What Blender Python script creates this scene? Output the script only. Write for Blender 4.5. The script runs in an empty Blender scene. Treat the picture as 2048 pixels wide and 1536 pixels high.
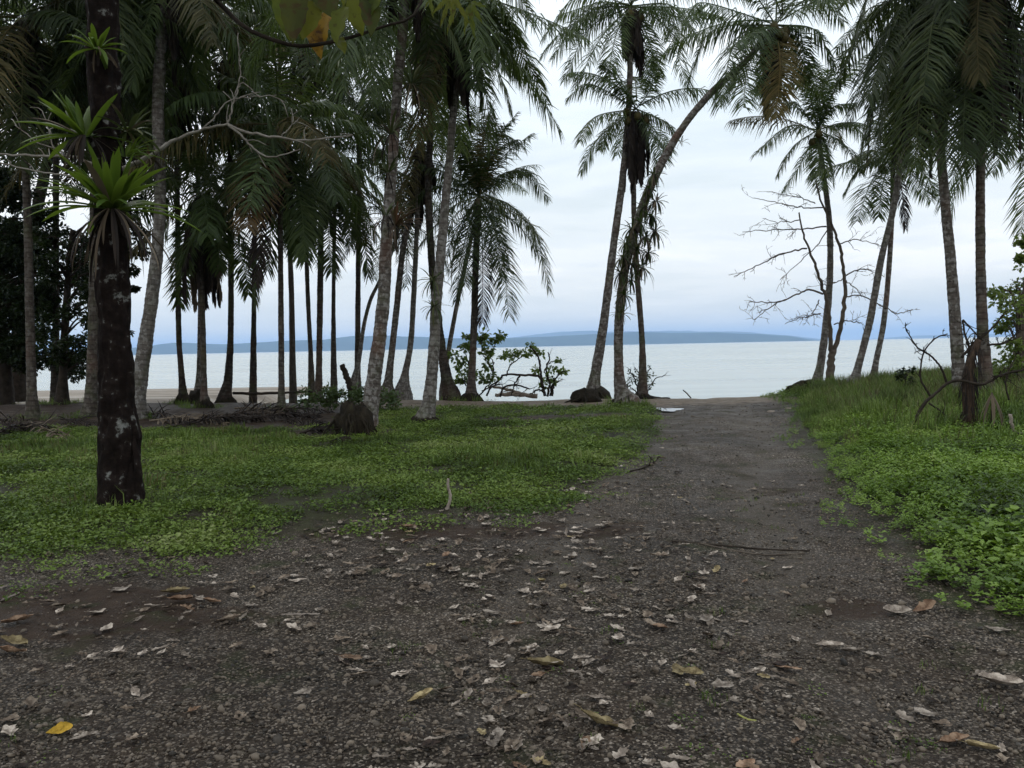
import bpy, math, random
import numpy as np
from mathutils import Vector, Matrix

random.seed(7)
rng = np.random.default_rng(11)
R = math.radians

# ------------------------------------------------------------------ camera
scene = bpy.context.scene
col = scene.collection
FPX = 1577.0
CAMZ = 1.6
PITCH, ROLL = R(2.7), R(1.2)
cam_data = bpy.data.cameras.new('camera')
cam = bpy.data.objects.new('camera', cam_data)
col.objects.link(cam)
cam_data.sensor_width = 36.0
cam_data.lens = 36.0 * FPX / 2048.0
cam_data.clip_start = 0.05
cam_data.clip_end = 60000.0
camM = Matrix.Translation((0, 0, CAMZ)) @ Matrix.Rotation(R(90) - PITCH, 4, 'X') @ Matrix.Rotation(-ROLL, 4, 'Z')
cam.matrix_world = camM
scene.camera = cam

# ------------------------------------------------------------------ world: overcast sky
SUN_EL, SUN_AZ = R(55), R(-35)
world = bpy.data.worlds.new('World')
scene.world = world
world.use_nodes = True
wt = world.node_tree
wt.nodes.clear()


def N(t, typ, **kw):
    n = t.nodes.new(typ)
    for k, v in kw.items():
        if k == 'inp':
            for kk, vv in v.items():
                n.inputs[kk].default_value = vv
        else:
            setattr(n, k, v)
    return n


def L(t, a, b):
    t.links.new(a, b)


def ramp(t, pts, interp='LINEAR'):
    n = t.nodes.new('ShaderNodeValToRGB')
    cr = n.color_ramp
    cr.interpolation = interp
    while len(cr.elements) > 1:
        cr.elements.remove(cr.elements[-1])
    cr.elements[0].position = pts[0][0]
    cr.elements[0].color = (*pts[0][1], 1)
    for p, c in pts[1:]:
        e = cr.elements.new(p)
        e.color = (*c, 1)
    return n


def g(v):
    return (v, v, v)


def mixc(t, fac, a, b, blend='MIX'):
    n = t.nodes.new('ShaderNodeMix')
    n.data_type = 'RGBA'
    n.blend_type = blend
    for sock, v in ((n.inputs[0], fac), (n.inputs[6], a), (n.inputs[7], b)):
        if isinstance(v, (int, float)):
            sock.default_value = v
        elif isinstance(v, tuple):
            sock.default_value = (*v, 1) if len(v) == 3 else v
        else:
            t.links.new(v, sock)
    return n.outputs[2]


def math_(t, op, a, b=None, c=None, clamp=False):
    n = t.nodes.new('ShaderNodeMath')
    n.operation = op
    n.use_clamp = clamp
    for i, v in enumerate((a, b, c)):
        if v is None:
            continue
        if isinstance(v, (int, float)):
            n.inputs[i].default_value = v
        else:
            t.links.new(v, n.inputs[i])
    return n.outputs[0]


sky = N(wt, 'ShaderNodeTexSky', sky_type='NISHITA', sun_disc=False)
sky.sun_elevation = SUN_EL
sky.sun_rotation = SUN_AZ
sky.air_density = 1.0
sky.dust_density = 3.0
tc = N(wt, 'ShaderNodeTexCoord')
sep = N(wt, 'ShaderNodeSeparateXYZ')
L(wt, tc.outputs['Generated'], sep.inputs[0])
zabs = math_(wt, 'ABSOLUTE', sep.outputs[2])
den = math_(wt, 'ADD', zabs, 0.16)
cx_ = math_(wt, 'DIVIDE', sep.outputs[0], den)
cy_ = math_(wt, 'DIVIDE', sep.outputs[1], den)
cmb = N(wt, 'ShaderNodeCombineXYZ')
L(wt, cx_, cmb.inputs[0]); L(wt, cy_, cmb.inputs[1])
n1 = N(wt, 'ShaderNodeTexNoise', inp={'Scale': 0.85, 'Detail': 6.0, 'Roughness': 0.5, 'Distortion': 0.4})
mp1 = N(wt, 'ShaderNodeMapping')
mp1.inputs['Location'].default_value = (3.3, 1.7, 0)
mp1.inputs['Rotation'].default_value = (0, 0, 0.25)
mp1.inputs['Scale'].default_value = (0.75, 1.0, 1)
L(wt, cmb.outputs[0], mp1.inputs[0]); L(wt, mp1.outputs[0], n1.inputs['Vector'])
n2 = N(wt, 'ShaderNodeTexNoise', inp={'Scale': 2.6, 'Detail': 5.0, 'Roughness': 0.55, 'Distortion': 0.3})
mp2 = N(wt, 'ShaderNodeMapping')
mp2.inputs['Location'].default_value = (9.3, 4.7, 0)
mp2.inputs['Scale'].default_value = (0.6, 1.0, 1)
L(wt, cmb.outputs[0], mp2.inputs[0]); L(wt, mp2.outputs[0], n2.inputs['Vector'])
nm = math_(wt, 'ADD', math_(wt, 'MULTIPLY', n1.outputs[0], 0.7), math_(wt, 'MULTIPLY', n2.outputs[0], 0.3))
S10 = 10.0
cl = ramp(wt, [(0.36, (0.60, 0.67, 0.705)), (0.46, (0.70, 0.755, 0.785)), (0.54, (0.80, 0.835, 0.85)), (0.63, (0.95, 0.955, 0.955))], 'EASE')
L(wt, nm, cl.inputs[0])
# brighter higher up, as under any overcast
zr = ramp(wt, [(0.0, g(0.92)), (0.12, g(0.97)), (0.35, g(1.1)), (0.6, g(1.22)), (1.0, g(1.3))])
L(wt, zabs, zr.inputs[0])
hz = ramp(wt, [(0.0, g(0.75)), (0.10, g(0.25)), (0.25, g(0.0))])   # low sky veiled
L(wt, zabs, hz.inputs[0])
c0 = mixc(wt, hz.outputs[0], cl.outputs[0], (0.79, 0.76, 0.63))
c1 = mixc(wt, 1.0, c0, zr.outputs[0], 'MULTIPLY')
SKYV = N(wt, 'ShaderNodeVectorMath', operation='SCALE')
SKYV.inputs['Scale'].default_value = 13.9
L(wt, c1, SKYV.inputs[0])
c2 = mixc(wt, 0.97, sky.outputs[0], SKYV.outputs[0])
bg = N(wt, 'ShaderNodeBackground', inp={'Strength': 0.1})
L(wt, c2, bg.inputs[0])
wo = N(wt, 'ShaderNodeOutputWorld')
L(wt, bg.outputs[0], wo.inputs[0])

sun_d = bpy.data.lights.new('sun', 'SUN')
sun_d.energy = 0.5
sun_d.angle = R(25)
sun_d.color = (1.0, 0.97, 0.92)
sun = bpy.data.objects.new('sun', sun_d)
col.objects.link(sun)
# direction the light comes from (nishita: rotation measured from +Y towards +X)
sd = Vector((math.sin(SUN_AZ) * math.cos(SUN_EL), math.cos(SUN_AZ) * math.cos(SUN_EL), math.sin(SUN_EL)))
sun.rotation_euler = sd.to_track_quat('Z', 'Y').to_euler()

scene.view_settings.view_transform = 'Standard'
scene.view_settings.look = 'None'
scene.view_settings.exposure = 0.0
scene.view_settings.gamma = 1.0
scene.view_settings.use_curve_mapping = False
scene.render.engine = 'CYCLES'
scene.cycles.max_bounces = 6
scene.cycles.diffuse_bounces = 3
scene.cycles.glossy_bounces = 2
scene.cycles.transmission_bounces = 3
scene.cycles.volume_bounces = 1
scene.cycles.transparent_max_bounces = 6
scene.cycles.use_adaptive_sampling = True
scene.cycles.adaptive_threshold = 0.02
scene.cycles.use_denoising = True
scene.cycles.caustics_reflective = False
scene.cycles.caustics_refractive = False

# ------------------------------------------------------------------ geometry of the place
_rt = np.array(camM.to_3x3() @ Vector((1, 0, 0)))
_up = np.array(camM.to_3x3() @ Vector((0, 1, 0)))
_fw = np.array(camM.to_3x3() @ Vector((0, 0, -1)))
CAM = np.array((0, 0, CAMZ))


def ray(px, py):
    return _fw + (px - 1024) / FPX * _rt - (py - 768) / FPX * _up


def P(px, py, d):
    """survey point: direction read off the photograph, distance d in metres"""
    return CAM + d * ray(px, py)


def _hash(ix, iy, s):
    v = np.sin(ix * 127.1 + iy * 311.7 + s * 74.7) * 43758.5453
    return v - np.floor(v)


def vnoise(x, y, s=0):
    x = np.asarray(x, float); y = np.asarray(y, float)
    ix = np.floor(x); iy = np.floor(y); fx = x - ix; fy = y - iy
    fx = fx * fx * (3 - 2 * fx); fy = fy * fy * (3 - 2 * fy)
    a = _hash(ix, iy, s); b = _hash(ix + 1, iy, s); c = _hash(ix, iy + 1, s); d = _hash(ix + 1, iy + 1, s)
    return (a * (1 - fx) + b * fx) * (1 - fy) + (c * (1 - fx) + d * fx) * fy


def fbm(x, y, s=0, o=4):
    t = 0; a = 0.5
    for k in range(o):
        t = t + a * vnoise(x * 2 ** k, y * 2 ** k, s + k)
        a *= 0.5
    return t / (1 - 0.5 ** o)


def sstep(a, b, x):
    t = np.clip((x - a) / (b - a), 0, 1)
    return t * t * (3 - 2 * t)


LBX = [-60, -15, -9, -4.2, -2.2, -0.6, 0.3, 1.0, 2.45, 3.2, 4.2]
LBY = [5.6, 6.0, 6.1, 6.45, 6.9, 7.5, 8.2, 9.3, 13.5, 17.5, 24.0]
RBY = [-20, 0, 3.0, 3.7, 4.2, 4.9, 5.7, 7.6, 11.5, 16.4, 20, 26]
RBX = [5.0, 4.6, 3.6, 2.95, 2.72, 2.75, 2.85, 3.3, 4.35, 5.9, 6.9, 7.6]


def m_left(x, y):          # metres into the left grass (positive inside)
    return (y - np.interp(x, LBX, LBY)) * 0.75 - np.maximum(0, x - 3.4) * 4


def m_right(x, y):         # metres into the right verge
    return x - np.interp(y, RBY, RBX)


def edge_y(x):
    return np.interp(x, [-40, -14, -9, -4, 0, 5, 9, 16, 60], [27.5, 25.5, 24.0, 23.6, 23.2, 22.9, 23.6, 25.5, 28])


SEA = -1.0


def gz(x, y):
    x = np.asarray(x, float); y = np.asarray(y, float)
    z = (fbm(x * 0.35, y * 0.35, 3) - 0.5) * 0.14 + (fbm(x * 1.7, y * 1.7, 9) - 0.5) * 0.035
    z = z * sstep(0.5, 5, np.hypot(x, y))
    ml = m_left(x, y); mr = m_right(x, y)
    z = z + 0.05 * sstep(0, 0.9, ml) + 0.10 * sstep(0, 1.2, mr) + 0.30 * sstep(1.0, 5, mr) * sstep(8, 16, y) * (1 - sstep(21, 26, y))
    # shallow wheel ruts of the track
    cxr = np.interp(y, [0, 5, 9, 14, 20], [0.6, 0.8, 2.0, 3.6, 4.8])
    for s in (-0.85, 0.85):
        z = z - 0.025 * np.exp(-((x - cxr - s) / 0.28) ** 2)
    # raised berm just before the shore on the left under the palms
    z = z + 0.10 * np.exp(-((y - 20.5) / 2.4) ** 2) * sstep(-6.0, -9, x)
    e = edge_y(x)
    slope = np.interp(x, [-60, -13.0, -10.0, 60], [0.027, 0.029, 0.13, 0.13])
    dd = y - e
    drop = np.where(dd > 0, dd, 0)
    z = z * (1 - sstep(0, 3, dd)) - slope * drop ** 1.02
    return np.maximum(z, -6.0)


def gzf(x, y):
    return float(gz(np.array([x]), np.array([y]))[0])


def G(px, py, lift=0.0):
    """ground point seen at that place of the photograph"""
    r = ray(px, py)
    lo = 1.0
    prev = lo
    t = lo
    while t < 90:
        p = CAM + r * t
        if p[2] < gzf(p[0], p[1]):
            a, b = prev, t
            for _ in range(14):
                m = 0.5 * (a + b)
                q = CAM + r * m
                if q[2] < gzf(q[0], q[1]): b = m
                else: a = m
            q = CAM + r * b
            return np.array((q[0], q[1], gzf(q[0], q[1]) + lift))
        prev = t
        t *= 1.03
    q = CAM + r * 26
    return np.array((q[0], q[1], gzf(q[0], q[1]) + lift))


# ------------------------------------------------------------------ materials
def new_mat(name):
    m = bpy.data.materials.new(name)
    m.use_nodes = True
    t = m.node_tree
    t.nodes.clear()
    out = N(t, 'ShaderNodeOutputMaterial')
    return m, t, out


def rough_mat(name, stops, scale=4.0, detail=6.0, rough=0.9, bump=0.3, bscale=None, spec=0.1, rand=0.25, coord='Object', stretch=(1, 1, 1), bdist=0.02):
    m, t, out = new_mat(name)
    tcn = N(t, 'ShaderNodeTexCoord')
    mp = N(t, 'ShaderNodeMapping')
    mp.inputs['Scale'].default_value = stretch
    L(t, tcn.outputs[coord], mp.inputs[0])
    nz = N(t, 'ShaderNodeTexNoise', inp={'Scale': scale, 'Detail': detail, 'Roughness': 0.62})
    L(t, mp.outputs[0], nz.inputs['Vector'])
    rp = ramp(t, stops)
    L(t, nz.outputs[0], rp.inputs[0])
    oi = N(t, 'ShaderNodeObjectInfo')
    v = math_(t, 'MULTIPLY_ADD', oi.outputs['Random'], rand, 1 - rand / 2)
    cc = N(t, 'ShaderNodeVectorMath', operation='SCALE')
    L(t, rp.outputs[0], cc.inputs[0]); L(t, v, cc.inputs['Scale'])
    b = N(t, 'ShaderNodeBsdfPrincipled', inp={'Roughness': rough, 'Specular IOR Level': spec})
    L(t, cc.outputs[0], b.inputs['Base Color'])
    if bump:
        nb = N(t, 'ShaderNodeTexNoise', inp={'Scale': bscale or scale * 4, 'Detail': 8.0, 'Roughness': 0.65})
        L(t, mp.outputs[0], nb.inputs['Vector'])
        bp = N(t, 'ShaderNodeBump', inp={'Strength': bump, 'Distance': bdist})
        L(t, nb.outputs[0], bp.inputs['Height'])
        L(t, bp.outputs[0], b.inputs['Normal'])
    L(t, b.outputs[0], out.inputs[0])
    return m


def leaf_mat(name, stops, rough=0.45, trans=0.3, tcol=None, spec=0.4, attr=True, blotch=None, bscale=9.0, inst=False):
    """leaf: colour from per-leaf attribute v and the object's own random, some light passes through"""
    m, t, out = new_mat(name)
    oi = N(t, 'ShaderNodeObjectInfo')
    at = N(t, 'ShaderNodeAttribute', attribute_name='v')
    nz = math_(t, 'ADD', math_(t, 'MULTIPLY', at.outputs['Fac'], 0.6), math_(t, 'MULTIPLY', oi.outputs['Random'], 0.4))
    if inst:
        pn = N(t, 'ShaderNodeTexNoise', inp={'Scale': 0.55, 'Detail': 5.0, 'Roughness': 0.6})
        L(t, oi.outputs['Location'], pn.inputs['Vector'])
        nz = math_(t, 'ADD', math_(t, 'MULTIPLY', nz, 0.62), math_(t, 'MULTIPLY_ADD', pn.outputs[0], 2.6, -1.1))
    rp = ramp(t, stops)
    L(t, nz, rp.inputs[0])
    c = rp.outputs[0]
    if blotch:
        tcn = N(t, 'ShaderNodeTexCoord')
        n_ = N(t, 'ShaderNodeTexNoise', inp={'Scale': bscale, 'Detail': 4.0, 'Roughness': 0.6})
        L(t, tcn.outputs['Object'], n_.inputs['Vector'])
        rb = ramp(t, [(blotch[1], g(0)), (blotch[1] + 0.06, g(1))])
        L(t, n_.outputs[0], rb.inputs[0])
        c = mixc(t, rb.outputs[0], c, blotch[0])
    b = N(t, 'ShaderNodeBsdfPrincipled', inp={'Roughness': rough, 'Specular IOR Level': spec})
    L(t, c, b.inputs['Base Color'])
    tr = N(t, 'ShaderNodeBsdfTranslucent')
    if tcol:
        tc_ = mixc(t, 0.6, c, tcol)
    else:
        tc_ = c
    L(t, tc_, tr.inputs[0])
    mx = N(t, 'ShaderNodeMixShader', inp={0: trans})
    L(t, b.outputs[0], mx.inputs[1]); L(t, tr.outputs[0], mx.inputs[2])
    L(t, mx.outputs[0], out.inputs[0])
    return m


def palm_trunk_mat(name, base, dark, lich, rust=0.0, lamt=0.5):
    m, t, out = new_mat(name)
    at = N(t, 'ShaderNodeAttribute', attribute_name='run')     # metres along the trunk
    tcn = N(t, 'ShaderNodeTexCoord')
    oi = N(t, 'ShaderNodeObjectInfo')
    nz = N(t, 'ShaderNodeTexNoise', inp={'Scale': 5.0, 'Detail': 8.0, 'Roughness': 0.65})
    L(t, tcn.outputs['Object'], nz.inputs['Vector'])
    warp = math_(t, 'MULTIPLY_ADD', nz.outputs[0], 0.07, at.outputs['Fac'])
    ph = math_(t, 'FRACT', math_(t, 'MULTIPLY', warp, 8.5))
    ring = ramp(t, [(0.0, g(0.0)), (0.16, g(0.25)), (0.24, g(1.0)), (0.85, g(0.9)), (1.0, g(0.1))])
    L(t, ph, ring.inputs[0])
    vert = N(t, 'ShaderNodeTexNoise', inp={'Scale': 3.0, 'Detail': 5.0, 'Roughness': 0.6})
    mpv = N(t, 'ShaderNodeMapping'); mpv.inputs['Scale'].default_value = (9, 9, 0.8)
    L(t, tcn.outputs['Object'], mpv.inputs[0]); L(t, mpv.outputs[0], vert.inputs['Vector'])
    r1 = ramp(t, [(0.3, dark), (0.7, base)])
    L(t, nz.outputs[0], r1.inputs[0])
    c = mixc(t, ring.outputs[0], mixc(t, 0.6, r1.outputs[0], tuple(q * 0.6 for q in dark)), r1.outputs[0])
    vr = ramp(t, [(0.35, g(0.55)), (0.65, g(1.15))])
    L(t, vert.outputs[0], vr.inputs[0])
    c = mixc(t, 0.7, c, vr.outputs[0], 'MULTIPLY')
    ln = N(t, 'ShaderNodeTexNoise', inp={'Scale': 10.0, 'Detail': 7.0, 'Roughness': 0.6})
    L(t, tcn.outputs['Object'], ln.inputs['Vector'])
    lr = ramp(t, [(0.52, g(0)), (0.56, g(1))])
    L(t, ln.outputs[0], lr.inputs[0])
    c = mixc(t, math_(t, 'MULTIPLY', lr.outputs[0], lamt), c, lich)
    if rust:
        rn = N(t, 'ShaderNodeTexNoise', inp={'Scale': 1.1, 'Detail': 6.0, 'Roughness': 0.6})
        L(t, tcn.outputs['Object'], rn.inputs['Vector'])
        rr = ramp(t, [(0.5, g(0)), (0.66, g(1))])
        L(t, rn.outputs[0], rr.inputs[0])
        c = mixc(t, math_(t, 'MULTIPLY', rr.outputs[0], rust), c, (0.13, 0.055, 0.035))
    gn = N(t, 'ShaderNodeTexNoise', inp={'Scale': 1.7, 'Detail': 5.0, 'Roughness': 0.6})
    L(t, tcn.outputs['Object'], gn.inputs['Vector'])
    gr = ramp(t, [(0.52, g(0)), (0.7, g(0.5))])
    L(t, gn.outputs[0], gr.inputs[0])
    c = mixc(t, gr.outputs[0], c, (0.06, 0.075, 0.03))
    b = N(t, 'ShaderNodeBsdfPrincipled', inp={'Roughness': 0.9, 'Specular IOR Level': 0.12})
    L(t, c, b.inputs['Base Color'])
    hh = math_(t, 'ADD', math_(t, 'MULTIPLY', ring.outputs[0], 0.6), nz.outputs[0])
    bp = N(t, 'ShaderNodeBump', inp={'Strength': 0.6, 'Distance': 0.02})
    L(t, hh, bp.inputs['Height']); L(t, bp.outputs[0], b.inputs['Normal'])
    L(t, b.outputs[0], out.inputs[0])
    return m


M = {}
M['trunk_grey'] = palm_trunk_mat('palm_bark_grey', (0.18, 0.165, 0.152), (0.09, 0.08, 0.072), (0.29, 0.285, 0.275), 0.08, 0.4)
M['trunk_brown'] = palm_trunk_mat('palm_bark_brown', (0.10, 0.086, 0.074), (0.045, 0.036, 0.031), (0.16, 0.15, 0.14), 0.2, 0.3)
M['trunk_rust'] = palm_trunk_mat('palm_bark_mottled', (0.165, 0.148, 0.134), (0.07, 0.057, 0.05), (0.32, 0.31, 0.30), 0.35, 0.42)
M['trunk_dark'] = palm_trunk_mat('palm_bark_dark', (0.06, 0.05, 0.042), (0.018, 0.015, 0.013), (0.11, 0.11, 0.10), 0.15, 0.25)
M['bark_black'] = rough_mat('bark_black', [(0.3, (0.006, 0.005, 0.0045)), (0.5, (0.014, 0.010, 0.009)), (0.60, (0.024, 0.018, 0.016)), (0.625, (0.11, 0.11, 0.105)), (0.72, (0.24, 0.24, 0.23))], scale=7.5, bscale=9, spec=0.05, bump=0.9, bdist=0.03, rough=0.9)
M['bark_dark'] = rough_mat('bark_dark', [(0.3, (0.014, 0.011, 0.009)), (0.7, (0.05, 0.04, 0.032))], scale=6, bump=0.6)
M['bark_pale'] = rough_mat('bark_pale', [(0.3, (0.13, 0.11, 0.09)), (0.6, (0.28, 0.26, 0.23))], scale=9, bump=0.4)
M['bark_mid'] = rough_mat('bark_mid', [(0.3, (0.05, 0.038, 0.03)), (0.65, (0.12, 0.10, 0.082))], scale=8, bump=0.5)
M['root'] = rough_mat('root_mass', [(0.3, (0.010, 0.009, 0.007)), (0.6, (0.03, 0.024, 0.017)), (0.8, (0.04, 0.045, 0.02))], scale=7, bscale=30, bump=1.0, bdist=0.05, stretch=(1, 1, 0.4))
M['driftwood'] = rough_mat('driftwood', [(0.3, (0.16, 0.13, 0.11)), (0.7, (0.36, 0.31, 0.27))], scale=7, bump=0.5, stretch=(1, 1, 1))
M['orange_wood'] = rough_mat('orange_wood', [(0.3, (0.18, 0.08, 0.03)), (0.7, (0.36, 0.19, 0.09))], scale=7, bump=0.4)
M['frond'] = leaf_mat('palm_green', [(0.0, (0.022, 0.040, 0.013)), (0.5, (0.042, 0.070, 0.020)), (0.85, (0.078, 0.110, 0.034)), (1.0, (0.13, 0.13, 0.05))], rough=0.5, trans=0.34, tcol=(0.12, 0.17, 0.03), spec=0.3)
M['frond_dark'] = leaf_mat('palm_dark_green', [(0.0, (0.012, 0.021, 0.008)), (0.5, (0.026, 0.041, 0.014)), (0.85, (0.058, 0.075, 0.026)), (1.0, (0.11, 0.11, 0.05))], rough=0.5, trans=0.3, tcol=(0.09, 0.13, 0.02), spec=0.18)
M['frond_yellow'] = leaf_mat('palm_yellow', [(0.0, (0.06, 0.06, 0.018)), (0.5, (0.12, 0.10, 0.028)), (1.0, (0.19, 0.13, 0.04))], rough=0.5, trans=0.3, spec=0.3)
M['frond_old'] = leaf_mat('palm_old_frond', [(0.0, (0.028, 0.030, 0.013)), (0.5, (0.052, 0.050, 0.020)), (1.0, (0.11, 0.088, 0.036))], rough=0.6, trans=0.22, tcol=(0.12, 0.09, 0.02), spec=0.15)
M['frond_orange'] = leaf_mat('palm_orange', [(0.0, (0.05, 0.035, 0.014)), (0.5, (0.10, 0.06, 0.02)), (1.0, (0.16, 0.09, 0.03))], rough=0.55, trans=0.3, spec=0.3)
M['frond_dead'] = leaf_mat('palm_dead', [(0.0, (0.012, 0.0095, 0.009)), (0.5, (0.026, 0.020, 0.018)), (1.0, (0.058, 0.045, 0.037))], rough=0.8, trans=0.08, spec=0.15)
M['frond_straw'] = leaf_mat('palm_straw', [(0.0, (0.07, 0.052, 0.038)), (0.5, (0.12, 0.092, 0.065)), (1.0, (0.20, 0.16, 0.12))], rough=0.8, trans=0.1, spec=0.2)
M['fibre'] = rough_mat('fibre', [(0.3, (0.03, 0.02, 0.015)), (0.7, (0.10, 0.07, 0.052))], scale=5, bump=0.9, bdist=0.05, stretch=(6, 6, 0.7))
M['stem_yellow'] = rough_mat('stem_yellow', [(0.3, (0.22, 0.22, 0.06)), (0.7, (0.36, 0.36, 0.12))], scale=5, bump=0)
M['rachis'] = rough_mat('rachis', [(0.3, (0.07, 0.075, 0.03)), (0.7, (0.13, 0.13, 0.06))], scale=3, bump=0, rough=0.5)
M['brom'] = leaf_mat('bromeliad_green', [(0.0, (0.035, 0.065, 0.012)), (0.5, (0.07, 0.125, 0.018)), (1.0, (0.13, 0.18, 0.03))], rough=0.45, trans=0.38, tcol=(0.16, 0.24, 0.02), spec=0.22)
M['brom_dull'] = leaf_mat('bromeliad_dull', [(0.0, (0.025, 0.038, 0.014)), (0.5, (0.05, 0.07, 0.026)), (1.0, (0.10, 0.10, 0.045))], rough=0.5, trans=0.25, tcol=(0.08, 0.1, 0.03), spec=0.2)
M['brom_red'] = leaf_mat('bromeliad_red', [(0.0, (0.05, 0.03, 0.02)), (0.5, (0.09, 0.06, 0.03)), (1.0, (0.16, 0.08, 0.05))], rough=0.5, trans=0.25, spec=0.3)
M['leaf_dark'] = leaf_mat('tree_leaf_dark', [(0.0, (0.008, 0.014, 0.005)), (0.5, (0.015, 0.026, 0.008)), (1.0, (0.04, 0.06, 0.016))], rough=0.4, trans=0.2, tcol=(0.05, 0.09, 0.012), spec=0.2)
M['leaf_mid'] = leaf_mat('tree_leaf_mid', [(0.0, (0.03, 0.055, 0.015)), (0.5, (0.055, 0.09, 0.022)), (1.0, (0.10, 0.14, 0.035))], rough=0.38, trans=0.3, tcol=(0.12, 0.18, 0.025), spec=0.5)
M['leaf_sap'] = leaf_mat('sapling_leaf', [(0.0, (0.05, 0.09, 0.02)), (0.5, (0.10, 0.155, 0.035)), (1.0, (0.18, 0.22, 0.06))], rough=0.45, trans=0.4, tcol=(0.2, 0.28, 0.04), spec=0.3)
M['leaf_yg'] = leaf_mat('leaf_yellow_green', [(0.0, (0.05, 0.075, 0.012)), (0.5, (0.08, 0.105, 0.015)), (1.0, (0.13, 0.13, 0.02))], rough=0.5, trans=0.45, tcol=(0.20, 0.22, 0.02), spec=0.2, blotch=((0.05, 0.028, 0.012), 0.60), bscale=26)
M['leaf_olive'] = leaf_mat('leaf_olive', [(0.0, (0.035, 0.05, 0.010)), (1.0, (0.07, 0.07, 0.015))], rough=0.5, trans=0.4, tcol=(0.13, 0.13, 0.015), spec=0.2, blotch=((0.05, 0.028, 0.012), 0.54), bscale=18)
M['leaf_amber'] = leaf_mat('leaf_amber', [(0.0, (0.22, 0.13, 0.015)), (1.0, (0.32, 0.19, 0.025))], rough=0.5, trans=0.5, tcol=(0.42, 0.24, 0.02), spec=0.3, blotch=((0.05, 0.022, 0.01), 0.52), bscale=24)

# ------------------------------------------------------------------ mesh helpers
class MB:
    """collects vertices and faces, builds ONE mesh"""
    def __init__(s):
        s.v = []; s.q = []; s.t = []; s.n = 0; s.a = []

    def add(s, v, quads=None, tris=None, a=0.5):
        v = np.asarray(v, float).reshape(-1, 3)
        s.v.append(v)
        if quads is not None and len(quads):
            s.q.append(np.asarray(quads, int).reshape(-1, 4) + s.n)
        if tris is not None and len(tris):
            s.t.append(np.asarray(tris, int).reshape(-1, 3) + s.n)
        s.a.append(np.full(len(v), a) if np.isscalar(a) else np.asarray(a, float))
        s.n += len(v)

    def mesh(s, name, mat, smooth=False, attr='v'):
        me = bpy.data.meshes.new(name)
        v = np.concatenate(s.v)
        q = np.concatenate(s.q) if s.q else np.zeros((0, 4), int)
        t = np.concatenate(s.t) if s.t else np.zeros((0, 3), int)
        me.vertices.add(len(v)); me.vertices.foreach_set('co', v.ravel())
        nl = len(q) * 4 + len(t) * 3
        me.loops.add(nl)
        me.loops.foreach_set('vertex_index', np.concatenate([q.ravel(), t.ravel()]).astype(np.int32))
        me.polygons.add(len(q) + len(t))
        st = np.concatenate([np.arange(len(q)) * 4, len(q) * 4 + np.arange(len(t)) * 3]).astype(np.int32)
        me.polygons.foreach_set('loop_start', st)
        if smooth:
            me.polygons.foreach_set('use_smooth', np.ones(len(q) + len(t), bool))
        at = me.attributes.new(attr, 'FLOAT', 'POINT')
        at.data.foreach_set('value', np.concatenate(s.a).astype(np.float32))
        me.update(calc_edges=True)
        if mat is not None:
            me.materials.append(mat)
        return me

    def build(s, name, mat, parent=None, smooth=False, attr='v'):
        return link(name, s.mesh(name, mat, smooth, attr), parent)


def link(name, me, parent=None, loc=None):
    o = bpy.data.objects.new(name, me)
    col.objects.link(o)
    if parent is not None:
        o.parent = parent
        if loc is None:      # meshes are made in world coordinates; things are Empties at their base
            o.matrix_parent_inverse = Matrix.Translation(-Vector(parent.location))
    if loc is not None:
        o.location = loc
    return o


def tag(o, label=None, cat=None, group=None, kind=None):
    if label: o['label'] = label
    if cat: o['category'] = cat
    if group: o['group'] = group
    if kind: o['kind'] = kind
    return o


def empty(name, loc, label, cat, group=None):
    o = bpy.data.objects.new(name, None)
    o.empty_display_size = 0.2
    o.location = tuple(float(c) for c in loc)
    col.objects.link(o)
    return tag(o, label, cat, group)


def nrm(v):
    v = np.asarray(v, float)
    return v / np.maximum(np.linalg.norm(v, axis=-1, keepdims=True), 1e-9)


def spline(pts, n):
    """Catmull-Rom through the points, n samples evenly spaced along it"""
    p = np.asarray(pts, float)
    if len(p) == 2:
        t = np.linspace(0, 1, n)[:, None]
        return p[0] * (1 - t) + p[1] * t
    q = np.vstack([2 * p[0] - p[1], p, 2 * p[-1] - p[-2]])
    out = []
    for i in range(len(p) - 1):
        t = np.linspace(0, 1, 24, endpoint=(i == len(p) - 2))[:, None]
        a, b, c, d = q[i], q[i + 1], q[i + 2], q[i + 3]
        out.append(0.5 * ((2 * b) + (-a + c) * t + (2 * a - 5 * b + 4 * c - d) * t ** 2 + (-a + 3 * b - 3 * c + d) * t ** 3))
    s = np.vstack(out)
    l = np.concatenate([[0], np.cumsum(np.linalg.norm(np.diff(s[:, :3], axis=0), axis=1))])
    u = np.linspace(0, l[-1], n)
    return np.stack([np.interp(u, l, s[:, k]) for k in range(s.shape[1])], 1)


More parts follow.
